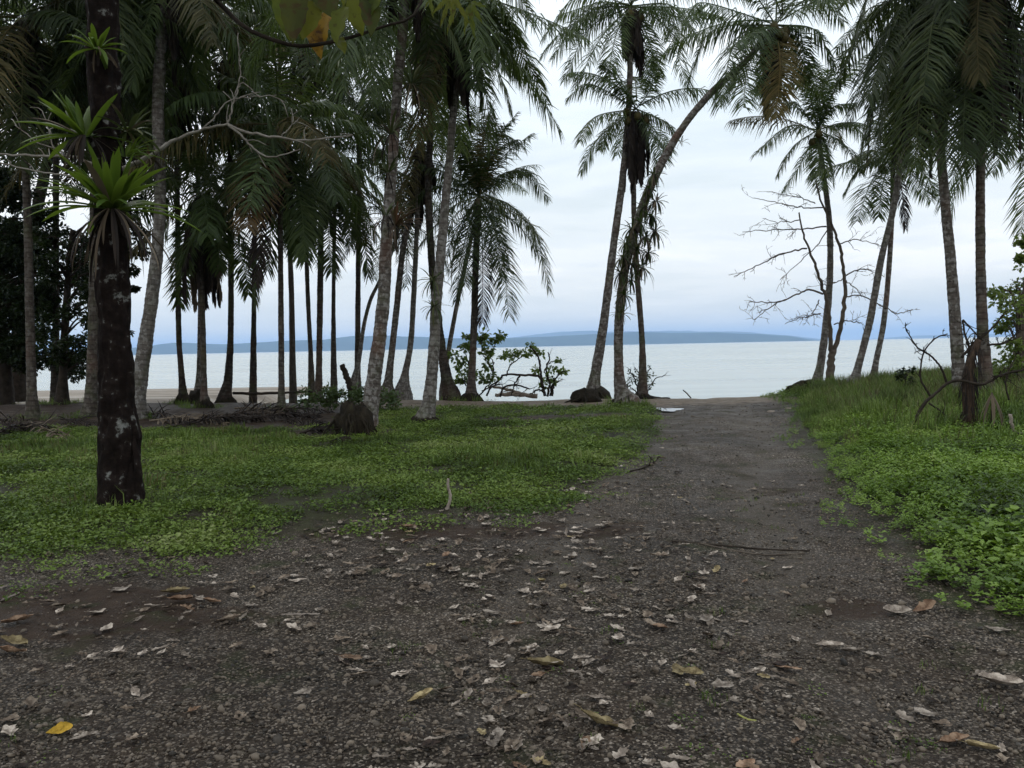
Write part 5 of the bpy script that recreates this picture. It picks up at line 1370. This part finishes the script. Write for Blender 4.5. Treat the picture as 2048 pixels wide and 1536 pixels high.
for k_, cs in (('lf_grey', ((0.19, 0.155, 0.128), (0.43, 0.37, 0.315))), ('lf_tan', ((0.105, 0.078, 0.058), (0.25, 0.20, 0.155))), ('lf_orange', ((0.16, 0.095, 0.06), (0.30, 0.205, 0.14))), ('lf_olive', ((0.19, 0.145, 0.075), (0.36, 0.29, 0.16))), ('lf_yellow', ((0.38, 0.24, 0.03), (0.52, 0.33, 0.05))), ('lf_dark', ((0.018, 0.012, 0.010), (0.045, 0.03, 0.024)))):
    m, t, out = new_mat('dry_' + k_)
    tcn = N(t, 'ShaderNodeTexCoord'); oi = N(t, 'ShaderNodeObjectInfo')
    nz = N(t, 'ShaderNodeTexNoise', inp={'Scale': 22.0, 'Detail': 6.0, 'Roughness': 0.65}); L(t, tcn.outputs['Object'], nz.inputs['Vector'])
    rp = ramp(t, [(0.36, tuple(c * 0.5 for c in cs[0])), (0.46, cs[0]), (0.62, cs[1])]); L(t, nz.outputs[0], rp.inputs[0])
    sc = N(t, 'ShaderNodeVectorMath', operation='SCALE'); L(t, rp.outputs[0], sc.inputs[0]); L(t, math_(t, 'MULTIPLY_ADD', oi.outputs['Random'], 0.7, 0.62), sc.inputs['Scale'])
    b = N(t, 'ShaderNodeBsdfPrincipled', inp={'Roughness': 0.7, 'Specular IOR Level': 0.15}); L(t, sc.outputs[0], b.inputs['Base Color'])
    bp = N(t, 'ShaderNodeBump', inp={'Strength': 0.5, 'Distance': 0.004}); L(t, nz.outputs[0], bp.inputs['Height']); L(t, bp.outputs[0], b.inputs['Normal'])
    L(t, b.outputs[0], out.inputs[0]); M[k_] = m


def scatter(name, P3, yaw, tilt, scale, idx, meshes, kind='stuff'):
    """one object: a point per clump, geometry nodes put a clump mesh on each"""
    me = bpy.data.meshes.new(name)
    n = len(P3)
    me.vertices.add(n); me.vertices.foreach_set('co', np.asarray(P3, float).ravel())
    r = me.attributes.new('rot', 'FLOAT_VECTOR', 'POINT')
    e = np.stack([tilt * np.cos(yaw * 3), tilt * np.sin(yaw * 3), yaw], 1)
    r.data.foreach_set('vector', e.astype(np.float32).ravel())
    s = me.attributes.new('sc', 'FLOAT', 'POINT'); s.data.foreach_set('value', np.asarray(scale, np.float32))
    i = me.attributes.new('pick', 'INT', 'POINT'); i.data.foreach_set('value', np.asarray(idx, np.int32))
    o = bpy.data.objects.new(name, me); col.objects.link(o)
    src = bpy.data.collections.new(name + '_pieces')
    for k, mm in enumerate(meshes):
        so = bpy.data.objects.new('%s_piece_%02d' % (name, k), mm); src.objects.link(so)
    ng = bpy.data.node_groups.new(name, 'GeometryNodeTree')
    ng.interface.new_socket('Geometry', in_out='INPUT', socket_type='NodeSocketGeometry')
    ng.interface.new_socket('Geometry', in_out='OUTPUT', socket_type='NodeSocketGeometry')
    gi = ng.nodes.new('NodeGroupInput'); go = ng.nodes.new('NodeGroupOutput')
    ci = ng.nodes.new('GeometryNodeCollectionInfo'); ci.inputs[0].default_value = src
    ci.inputs['Separate Children'].default_value = True; ci.inputs['Reset Children'].default_value = True
    iop = ng.nodes.new('GeometryNodeInstanceOnPoints'); iop.inputs['Pick Instance'].default_value = True

    def na(nm, ty):
        a_ = ng.nodes.new('GeometryNodeInputNamedAttribute'); a_.data_type = ty; a_.inputs[0].default_value = nm
        return a_.outputs[0]
    ng.links.new(gi.outputs[0], iop.inputs['Points']); ng.links.new(ci.outputs[0], iop.inputs['Instance'])
    ng.links.new(na('pick', 'INT'), iop.inputs['Instance Index'])
    e2r = ng.nodes.new('FunctionNodeEulerToRotation')
    ng.links.new(na('rot', 'FLOAT_VECTOR'), e2r.inputs[0]); ng.links.new(e2r.outputs[0], iop.inputs['Rotation'])
    ng.links.new(na('sc', 'FLOAT'), iop.inputs['Scale']); ng.links.new(iop.outputs[0], go.inputs[0])
    md = o.modifiers.new('pieces', 'NODES'); md.node_group = ng
    tag(o, kind=kind)
    return o


def pts_in(x0, x1, y0, y1, dens):
    n = int((x1 - x0) * (y1 - y0) * dens)
    x = rng.uniform(x0, x1, n); y = rng.uniform(y0, y1, n)
    k = np.abs(x) < 0.78 * y + 2.2
    return x[k], y[k]


def gather(bands, x0, x1):
    X = []; Y = []
    for (a, b_, dn) in bands:
        x, y = pts_in(x0, x1, a, b_, dn); X.append(x); Y.append(y)
    return np.concatenate(X), np.concatenate(Y)


def clover_clump(rad, n, ln, hmax, w=0.8, erect=0.4):
    mb = MB()
    a = rng.uniform(0, 6.28, n); r = rad * np.sqrt(rng.uniform(0, 1, n)); h = hmax * rng.uniform(0.15, 1, n) * (1 - 0.4 * r / rad)
    C = np.stack([r * np.cos(a), r * np.sin(a), h], 1)
    D = np.stack([np.cos(a + rng.normal(0, 1.2, n)), np.sin(a + rng.normal(0, 1.2, n)), rng.uniform(-0.35, erect, n)], 1)
    U = nrm(np.array((0, 0, 1.0)) + rng.normal(0, 0.35, (n, 3)))
    l_ = ln * rng.uniform(0.6, 1.25, n)
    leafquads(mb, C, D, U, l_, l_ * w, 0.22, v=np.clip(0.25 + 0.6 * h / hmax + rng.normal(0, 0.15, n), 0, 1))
    return mb.mesh('clump', M['clover'])


def grass_tuft(rad, n, hmin, hmax, w=0.006, mat='grassb'):
    mb = MB()
    a = rng.uniform(0, 6.28, n); r = rad * np.sqrt(rng.uniform(0, 1, n))
    C = np.stack([r * np.cos(a), r * np.sin(a), np.zeros(n)], 1)
    b_ = rng.uniform(0, 6.28, n); lean = rng.uniform(0.1, 0.6, n)
    h = rng.uniform(hmin, hmax, n)
    o1 = np.stack([np.cos(b_) * lean * 0.35, np.sin(b_) * lean * 0.35, np.ones(n) * 0.6], 1) * h[:, None]
    o2 = np.stack([np.cos(b_) * lean * 1.1, np.sin(b_) * lean * 1.1, np.ones(n) * (1.0 - lean * 0.35)], 1) * h[:, None]
    S = np.stack([-np.sin(b_), np.cos(b_), np.zeros(n)], 1) * w * rng.uniform(0.7, 1.3, n)[:, None]
    V = np.stack([C - S, C + S, C + o1 + S * 0.8, C + o1 - S * 0.8, C + o2], 1).reshape(-1, 3)
    i = np.arange(n)[:, None] * 5
    mb.add(V, i + [[0, 1, 2, 3]], i + [[3, 2, 4]], np.repeat(rng.uniform(0, 1, n), 5))
    return mb.mesh('tuft', M[mat])


def herb_clump(rad, n, ln, h, mat='herb', w=0.62):
    """leafy stems: leaves in layers of a low dome"""
    mb = MB()
    ns = 7
    for s in range(ns):
        a0 = rng.uniform(0, 6.28); r0 = rad * math.sqrt(rng.uniform(0, 1)); hs = h * rng.uniform(0.55, 1.0) * (1 - 0.35 * r0 / rad)
        top = np.array((r0 * math.cos(a0) * 1.25, r0 * math.sin(a0) * 1.25, hs)); base = np.array((top[0] * 0.6, top[1] * 0.6, 0))
        k = n // ns
        t = np.sort(rng.uniform(0.3, 1.0, k)); C = base + (top - base) * t[:, None]
        a = np.arange(k) * 2.4 + rng.uniform(0, 6.28)
        D = np.stack([np.cos(a), np.sin(a), 0.15 + 0.7 * t - rng.uniform(0, 0.5, k)], 1)
        U = nrm(np.array((0, 0, 1.0)) + rng.normal(0, 0.25, (k, 3)))
        l_ = ln * rng.uniform(0.6, 1.2, k) * (1.15 - 0.4 * t)
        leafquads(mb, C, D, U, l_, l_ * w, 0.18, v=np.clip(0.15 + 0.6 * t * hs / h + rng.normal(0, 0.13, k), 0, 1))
    return mb.mesh('herb', M[mat])


def place(X, Y, lift=0.0):
    return np.stack([X, Y, gz(X, Y) + lift], 1)


# left lawn: creeping small-leaved plants
X, Y = gather([(5.2, 8.5, 120), (8.5, 12, 75), (12, 17, 42), (17, 23.5, 26)], -20, 5)
ml = m_left(X, Y) + (fbm(X * 1.1, Y * 1.1, 31) - 0.5) * 1.5 + rng.normal(0, 0.12, len(X))
keep = ((ml > 0.05) | ((ml > -0.75) & (rng.random(len(X)) < 0.07))) & (bare_mask(X, Y) + (fbm(X * 0.9, Y * 0.9, 41) - 0.5) * 1.0 < 0.42) & (Y < edge_y(X) - 0.2)
gap = fbm(X * 1.6, Y * 1.6, 55)
keep &= ~((gap < 0.40) & (rng.random(len(X)) < 0.85) & (m_left(X, Y) < 2.5)) & ~((gap < 0.33) & (rng.random(len(X)) < 0.8))
X, Y = X[keep], Y[keep]
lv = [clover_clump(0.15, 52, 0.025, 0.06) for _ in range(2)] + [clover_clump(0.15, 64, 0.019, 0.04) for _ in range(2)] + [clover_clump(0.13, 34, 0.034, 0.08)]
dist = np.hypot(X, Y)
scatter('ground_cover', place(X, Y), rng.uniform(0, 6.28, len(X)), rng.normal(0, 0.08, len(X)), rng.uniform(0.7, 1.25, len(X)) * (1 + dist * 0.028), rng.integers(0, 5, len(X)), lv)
# left lawn: grass, taller in patches
X, Y = gather([(5.4, 9, 26), (9, 14, 22), (14, 23.5, 18)], -20, 5)
ml = m_left(X, Y) + (fbm(X * 1.1, Y * 1.1, 31) - 0.5) * 1.2
pt = fbm(X * 0.45, Y * 0.45, 61)
keep = (ml > 0.35) & (fbm(X * 1.6, Y * 1.6, 55) > 0.38) & (bare_mask(X, Y) + (fbm(X * 0.9, Y * 0.9, 41) - 0.5) * 0.9 < 0.45) & (Y < edge_y(X) - 0.2) & (pt + rng.normal(0, 0.05, len(X)) > 0.47)
X, Y, pt = X[keep], Y[keep], pt[keep]
tf = [grass_tuft(0.12, 24, 0.05, 0.16, 0.004) for _ in range(3)] + [grass_tuft(0.12, 14, 0.05, 0.17, 0.0035, 'grassd')]
scatter('grass', place(X, Y), rng.uniform(0, 6.28, len(X)), rng.normal(0, 0.1, len(X)), rng.uniform(0.6, 1.1, len(X)) * (0.65 + 0.9 * sstep(0.52, 0.68, pt)), rng.integers(0, 4, len(X)), tf)
# right verge: leafy herbs
X, Y = gather([(2.6, 6, 85), (6, 10, 62), (10, 15, 42), (15, 23, 22)], 2.2, 19)
mr = m_right(X, Y) + (fbm(X * 1.3, Y * 1.3, 71) - 0.5) * 0.7
keep = ((mr > 0.06) | ((mr > -0.35) & (rng.random(len(X)) < 0.10))) & (Y < edge_y(X) - 0.3) & (Y > 3.55 - 0.2 * (X - 2.6)) 
X, Y, mr = X[keep], Y[keep], mr[keep]
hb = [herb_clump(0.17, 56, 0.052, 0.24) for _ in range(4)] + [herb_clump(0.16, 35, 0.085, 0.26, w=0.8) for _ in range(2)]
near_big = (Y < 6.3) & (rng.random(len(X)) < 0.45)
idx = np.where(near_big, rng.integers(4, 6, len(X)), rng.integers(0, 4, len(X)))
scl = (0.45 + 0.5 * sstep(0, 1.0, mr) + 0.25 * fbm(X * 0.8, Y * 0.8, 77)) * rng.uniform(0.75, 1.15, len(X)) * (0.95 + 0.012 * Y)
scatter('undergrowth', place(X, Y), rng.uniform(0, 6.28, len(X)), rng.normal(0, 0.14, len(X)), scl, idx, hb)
# right verge: tall grass towards the shore
X, Y = gather([(10, 14, 12), (14, 18, 42), (18, 24, 46)], 3.5, 19)
mr = m_right(X, Y)
keep = (mr > 0.1 + 0.5 * sstep(16, 21, Y)) & (Y < edge_y(X) - 0.9) & (rng.random(len(X)) < sstep(10, 15, Y) + 0.15)
X, Y, mr = X[keep], Y[keep], mr[keep]
tg = [grass_tuft(0.16, 30, 0.16, 0.5, 0.0055) for _ in range(4)] + [grass_tuft(0.16, 16, 0.2, 0.6, 0.004, 'grassd')]
scatter('tall_grass', place(X, Y), rng.uniform(0, 6.28, len(X)), rng.normal(0, 0.08, len(X)), (0.5 + 0.55 * sstep(0, 1.6, mr)) * rng.uniform(0.7, 1.2, len(X)), rng.integers(0, 5, len(X)), tg)
# weeds huddled round the trunk feet in the lawn
bx = []; by = []
for o_ in bpy.data.objects:
    if o_.get('category') in ('palm', 'tree', 'stump') and o_.location.y > 4 and abs(o_.location.x) < 18:
        n_ = 26; a_ = rng.uniform(0, 6.28, n_); r_ = rng.uniform(0.16, 0.6, n_) + 0.06
        bx.append(o_.location.x + r_ * np.cos(a_)); by.append(o_.location.y + r_ * np.sin(a_))
bx = np.concatenate(bx); by = np.concatenate(by)
kp = (m_left(bx, by) > 0) | (m_right(bx, by) > 0); bx, by = bx[kp], by[kp]
scatter('weeds_at_trunks', place(bx, by), rng.uniform(0, 6.28, len(bx)), rng.normal(0, 0.15, len(bx)), rng.uniform(0.5, 1.1, len(bx)), rng.integers(0, 4, len(bx)), [grass_tuft(0.10, 18, 0.08, 0.24, 0.004), clover_clump(0.14, 30, 0.035, 0.10), herb_clump(0.12, 28, 0.05, 0.16), grass_tuft(0.10, 12, 0.10, 0.3, 0.005)])
# green wisps in the track
X, Y = gather([(2.6, 9, 9)], -7, 3)
keep = (m_left(X, Y) < 0.2) & (m_right(X, Y) < 0) & (fbm(X * 0.9, Y * 0.9, 91) > 0.58)
X, Y = X[keep], Y[keep]
scatter('sparse_weeds', place(X, Y), rng.uniform(0, 6.28, len(X)), X * 0, rng.uniform(0.35, 0.7, len(X)), rng.integers(0, 3, len(X)), [grass_tuft(0.10, 16, 0.03, 0.09, 0.003), clover_clump(0.12, 18, 0.02, 0.03), clover_clump(0.10, 12, 0.018, 0.03)])


# gravel
def pebble(sz, sx, sy, sz2):
    mb = MB(); blob(mb, (0, 0, 0), np.array((sz * sx, sz * sy, sz * sz2)), rng.uniform(0, 99), 0.4, 6, 4, flat=-2)
    return mb.mesh('pebble', M['stones'])


X, Y = gather([(1.6, 3.6, 2100), (3.6, 5.5, 1250), (5.5, 9, 420), (9, 20, 85)], -9, 8)
mm = mud_mask(X, Y) + (fbm(X * 2.2, Y * 2.2, 13) - 0.5) * 1.2
keep = (m_left(X, Y) < 0.5 + rng.normal(0, 0.3, len(X))) & (m_right(X, Y) < 0.35) & ((mm < 0.45) | (rng.random(len(X)) < 0.12)) & (fbm(X * 1.4, Y * 1.4, 17) + rng.normal(0, 0.12, len(X)) > 0.36)
X, Y = X[keep], Y[keep]
pb = [pebble(0.006, 1.0, 0.8, 0.6), pebble(0.006, 1.3, 0.8, 0.5), pebble(0.006, 1.0, 1.0, 0.7), pebble(0.006, 1.2, 0.7, 0.7)]
scatter('gravel', place(X, Y, 0.001), rng.uniform(0, 6.28, len(X)), rng.normal(0, 0.4, len(X)), rng.lognormal(-0.12, 0.45, len(X)) * (1 + 0.05 * Y), rng.integers(0, 4, len(X)), pb)


# fallen leaves
def leaf_mesh(name, mat, ln, wr, curl, roll, ragged, seed):
    r = np.random.default_rng(seed)
    n, k = 11, 7
    t = np.linspace(0, 1, n); prof = np.sin(np.pi * np.clip(t * 0.96 + 0.02, 0, 1) ** (0.8 + 0.5 * r.random())) ** 0.75
    V = []
    for i in range(n):
        for j, s in enumerate(np.linspace(-1, 1, k)):
            w = ln * wr * 0.5 * prof[i] * (1 + ragged * r.normal() * (abs(s) > 0.9) * 0.8 - 0.5 * ragged * (abs(s) > 0.6) * math.sin(i * 2.6 + seed) ** 2)
            x = (t[i] - 0.5) * ln; y = s * w
            z = curl * ln * (2 * t[i] - 1) ** 2 + roll * w * s * s + r.normal(0, ln * 0.010) + 0.02 * ln * math.sin(t[i] * 9 + s * 4 + seed)
            V.append((x, y, z))
    V = np.array(V); V[:, 2] += 0.004 - V[:, 2].min()
    i = np.arange(n - 1)[:, None] * k; j = np.arange(k - 1)[None]
    q = np.stack([i + j, i + j + 1, i + k + j + 1, i + k + j], -1).reshape(-1, 4)
    if ragged > 0.2:
        rag = fbm(V[:, 0] * 38 + seed % 97, V[:, 1] * 38, 5)
        q = q[rag[q].mean(1) > 0.30 + 0.10 * ragged]
    mb = MB(); mb.add(V, q)
    if r.random() < 0.7:
        tube(mb, spline([V[k // 2], V[k // 2] + np.array((-ln * 0.22, r.normal(0, 0.01), 0.003))], 3), 0.0016, 3, attr=0.5)
    return mb.mesh(name, M[mat], True)


LT = [('lf_grey', 'pale grey weathered leaf lying on the gravel track', 'pale grey fallen leaves', 0.52),
      ('lf_tan', 'brown dried leaf lying on the gravel track', 'brown fallen leaves', 0.24),
      ('lf_orange', 'orange-tan dried leaf lying on the gravel track', 'orange-tan fallen leaves', 0.09),
      ('lf_olive', 'yellow-olive faded leaf lying on the gravel track', 'pale yellow fallen leaves', 0.08),
      ('lf_dark', 'wet near-black rotting leaf lying on the gravel track', 'near-black fallen leaves', 0.08)]
lmesh = {}
for mt, _, _, _ in LT:
    lmesh[mt] = [leaf_mesh('leaf', mt, rng.uniform(0.11, 0.17), rng.uniform(0.36, 0.6), rng.uniform(0.01, 0.09), rng.uniform(0.05, 0.5), rg, int(rng.integers(1e6))) for rg in (0.1, 0.2, 0.3, 0.4, 0.45, 0.35, 0.3, 0.25)]


def put_leaf(me, x, y, yaw, s, label, group=None, tilt=0.07):
    o = link('fallen_leaf', me, None, (0, 0, 0))
    o.location = (x, y, gzf(x, y) + 0.010 + (fbm(x * 9, y * 9, 21, 3) - 0.5) * 0.02 * 0)
    o.rotation_euler = (rng.normal(0, tilt), rng.normal(0, tilt), yaw); o.scale = (s, s, s)
    return tag(o, label, 'leaf', group)


LADJ = {'lf_grey': 'pale grey', 'lf_tan': 'brown', 'lf_orange': 'orange-tan', 'lf_olive': 'pale yellow', 'lf_dark': 'near-black'}


def leaf_label(mt, vi, sz, x, y):
    size = 'small' if sz < 0.68 else ('large' if sz > 0.92 else 'middling')
    shape = 'smooth-edged' if vi < 2 else ('ragged' if vi < 5 else 'crumpled')
    ml_, mr_ = float(m_left(np.array(x), np.array(y))), float(m_right(np.array(x), np.array(y)))
    if ml_ > -0.6: where = 'along the lawn edge'
    elif mr_ > -0.7: where = 'along the edge of the right-hand verge'
    elif float(mud_mask(np.array(x), np.array(y))) > 0.5: where = 'on the bare brown mud'
    elif y < 3.6: where = 'on the nearest gravel'
    elif y < 5.0: where = 'on the near gravel'
    elif y < 6.5: where = 'on the gravel halfway to the lawn'
    else: where = 'on the far stretch of track'
    r_ = x / (0.65 * y)
    side = 'far left' if r_ < -0.6 else ('left' if r_ < -0.2 else ('centre' if r_ < 0.2 else 'right'))
    return '%s %s %s fallen leaf %s, %s' % (size, shape, LADJ[mt], where, side)


cand = []
n_try = 0
while len(cand) < 274 and n_try < 20000:
    n_try += 1
    y = 2.7 + 9.5 * rng.random() ** 1.35; x = rng.uniform(-0.72 * y - 0.3, 3.2)
    if m_left(np.array(x), np.array(y)) > 0.35 or m_right(np.array(x), np.array(y)) > -0.1: continue
    w = math.exp(-((x + 0.5 - 0.12 * (y - 4)) / 1.9) ** 2) * (0.1 + 1.3 * float(sstep(0.36, 0.6, fbm(x * 1.5, y * 1.5, 101)))) + 0.07
    w += 0.5 * math.exp(-((m_left(np.array(x), np.array(y)) + 0.35) / 0.5) ** 2) * math.exp(-(x / 2.5) ** 2)
    if x > 1.2: w *= 0.45
    if rng.random() < w * 1.1: cand.append((x, y))
wts = np.array([l[3] for l in LT]); wts = wts / wts.sum()
for (x, y) in cand:
    k = rng.choice(len(LT), p=wts); mt, lb, gp, _ = LT[k]
    vi = int(rng.integers(0, 8)); sz = rng.uniform(0.38, 0.95) * (0.85 + 0.035 * y)
    put_leaf(lmesh[mt][vi], x, y, rng.uniform(0, 6.28), sz, leaf_label(mt, vi, sz, x, y), gp)
# leaves that stand out
for (px, py, mt, s, yaw, lb) in ((118, 1468, 'lf_yellow', 0.6, 0.8, 'bright yellow leaf at the lower left corner of the track'),
                                 (843, 1402, 'lf_olive', 0.75, 0.5, 'curled yellow leaf on the gravel in the lower middle'),
                                 (1195, 1452, 'lf_olive', 1.0, -0.4, 'large crumpled yellow-tan leaf at the bottom of the view'),
                                 (1172, 1494, 'lf_orange', 0.5, 1.2, 'small rust leaf just below the large crumpled one'),
                                 (1090, 1335, 'lf_olive', 1.1, 0.1, 'ragged pale yellow leaf on the middle gravel'),
                                 (1660, 1300, 'lf_grey', 0.85, -0.2, 'long pale grey ragged leaf on the right of the track, left of its neighbour'),
                                 (1705, 1308, 'lf_grey', 0.7, -0.5, 'pale grey ragged leaf touching the long one on the right of the track'),
                                 (1795, 1228, 'lf_grey', 0.9, -0.3, 'white-grey leaf near the verge on the dark mud patch'),
                                 (1850, 1222, 'lf_orange', 0.9, 0.1, 'orange-tan leaf at the foot of the right-hand herbs'),
                                 (2000, 1372, 'lf_grey', 1.1, -0.3, 'long pale grey curled leaf at the right edge'),
                                 (1910, 1488, 'lf_orange', 0.7, 0.0, 'oval orange-brown leaf in the lower right corner'),
                                 (1965, 1503, 'lf_olive', 0.7, -0.4, 'oval beige leaf beside the orange-brown one in the lower right corner'),
                                 (1382, 1352, 'lf_olive', 0.7, -0.3, 'small yellow-green leaf right of centre on the gravel'),
                                 (1083, 1166, 'lf_olive', 0.6, 1.2, 'folded yellow leaf standing on edge near the middle'),
                                 (893, 1115, 'lf_orange', 0.7, 1.3, 'pinkish tan leaf standing on edge in the middle of the track'),
                                 (816, 1058, 'lf_orange', 0.9, 0.3, 'star-like tan leaf at the edge of the grass'),
                                 (1035, 1253, 'lf_orange', 0.5, 0.3, 'small reddish leaf among the pale litter in the middle'),
                                 (36, 1247, 'lf_orange', 1.0, 0.5, 'orange-brown leaf on the mud at the left edge'),
                                 (28, 1290, 'lf_olive', 0.9, 0.0, 'yellow-green oval leaf on the mud at the left edge'),
                                 (20, 1311, 'lf_orange', 1.0, -0.1, 'narrow orange leaf below the oval one at the left edge'),
                                 (360, 1205, 'lf_orange', 1.0, 0.0, 'flat tan leaf on the brown mud, lowest of its small heap'),
                                 (352, 1190, 'lf_olive', 1.1, 0.1, 'olive leaf on top of the small heap on the brown mud'),
                                 (422, 1208, 'lf_orange', 0.7, 0.4, 'tan leaf right of the small heap on the brown mud'),
                                 (458, 1245, 'lf_tan', 0.9, 0.0, 'flat brown oval leaf near the straight straw-coloured stick')):
    q = G(px, py); put_leaf(leaf_mesh('leaf', mt, 0.17, 0.5, 0.10, 0.6, 0.12, int(px)), float(q[0]), float(q[1]), yaw, s, lb, tilt=0.2)
# leaf litter: crumbs and bits nobody could count
X, Y = gather([(2.2, 5, 170), (5, 9, 130), (9, 16, 16)], -7, 4)
w = np.exp(-((X + 0.5 - 0.12 * (Y - 4)) / 1.9) ** 2) * sstep(0.34, 0.62, fbm(X * 1.5, Y * 1.5, 101)) * 0.85 + 0.07
w = w * np.where(X > 1.3, 0.4, 1)
ml = m_left(X, Y)
keep = ((ml < 0.4) | ((ml < 3.0) & (rng.random(len(X)) < 0.12))) & (m_right(X, Y) < 0.1) & (rng.random(len(X)) < w)
X, Y = X[keep], Y[keep]
bits = [leaf_mesh('bit', mt, rng.uniform(0.035, 0.085), rng.uniform(0.3, 0.6), 0.05, 0.3, 0.3, int(rng.integers(1e6))) for mt in ('lf_grey', 'lf_tan', 'lf_tan', 'lf_dark', 'lf_grey', 'lf_grey', 'lf_tan', 'lf_dark')]
for k in range(3):
    mb = MB(); tube(mb, spline([(-0.05, 0, 0.004), (0, 0.006, 0.008), (0.06, -0.004, 0.004)], 5), 0.0018, 4, attr=0.5); bits.append(mb.mesh('twig', M['bark_mid']))
scatter('leaf_litter', place(X, Y, 0.008), rng.uniform(0, 6.28, len(X)), rng.normal(0, 0.25, len(X)), rng.uniform(0.6, 1.5, len(X)), rng.integers(0, len(bits), len(X)), bits)

# stones worth telling apart
for k, (px, py, w) in enumerate(((810, 1462, 17), (748, 1445, 12), (1378, 1238, 14), (1683, 1340, 12), (1462, 1420, 10), (1600, 1420, 13), (980, 1300, 10), (560, 1370, 12), (1290, 1470, 11), (1785, 1290, 9), (930, 1510, 13), (640, 1450, 10))):
    q = G(px, py); d = float((q - CAM) @ _fw); r = w * 0.5 * d / FPX
    mb = MB(); blob(mb, (0, 0, 0), np.array((r * 1.2, r, r * 0.7)), k * 3.3, 0.25, 10, 7, flat=-0.5)
    o = mb.build('stone', M['stones'], None, True); o.location = (q[0], q[1], q[2] + r * 0.15)
    tag(o, ('round pale grey pebble in the lower middle of the track, largest of the loose stones' if k == 0 else ['', 'small flat grey pebble just left of the round pale one', 'flat grey stone halfway up the track right of centre', 'grey pebble below the long pale leaf on the right', 'grey pebble beside the yellow-green curved stem', 'grey stone on bare gravel right of the curved stem', 'grey pebble among pale litter in the middle of the track', 'grey pebble in the left litter below the brown mud', 'grey pebble near the large crumpled yellow-tan leaf', 'small pebble below the white-grey leaf near the verge', 'grey pebble at the bottom edge left of centre', 'grey pebble between the bright yellow leaf and the curled yellow one'][k]), 'stone', 'loose stones in the track')
# pale scraps by the end of the track
for px, py, w, lb in ((1543, 824, 16, 'white scrap lying at the end of the track, left of its neighbour'), (1577, 818, 15, 'white scrap lying at the end of the track beside the tall grass')):
    q = G(px, py); d = float((q - CAM) @ _fw); r = w * 0.5 * d / FPX
    mb = MB(); blob(mb, (0, 0, 0), np.array((r, r * 0.6, r * 0.45)), px, 0.5, 12, 8, flat=-0.3)
    o = mb.build('scrap', M['driftwood'], None, True); o.location = tuple(float(v) for v in q); tag(o, lb, 'scrap')
# puddle
pm, t, out = new_mat('puddle_water')
b = N(t, 'ShaderNodeBsdfPrincipled', inp={'Roughness': 0.03, 'IOR': 1.33}); b.inputs['Base Color'].default_value = (0.05, 0.045, 0.04, 1)
L(t, b.outputs[0], out.inputs[0])
q = G(1338, 822); mb = MB(); n = 28; a = np.linspace(0, 2 * np.pi, n, endpoint=False)
rr_ = 1 + 0.25 * np.sin(a * 3 + 1) + 0.12 * np.sin(a * 7)
V = np.stack([0.30 * rr_ * np.cos(a), 0.5 * rr_ * np.sin(a), np.zeros(n)], 1); V = np.vstack([V, [[0, 0, 0]]])
mb.add(V, None, [[k, (k + 1) % n, n] for k in range(n)])
o = mb.build('puddle', pm); zz = max(gzf(q[0] + dx, q[1] + dy) for dx in (-0.3, 0, 0.3) for dy in (-0.7, 0, 0.7)); o.location = (q[0], q[1], zz + 0.006); tag(o, kind='structure')
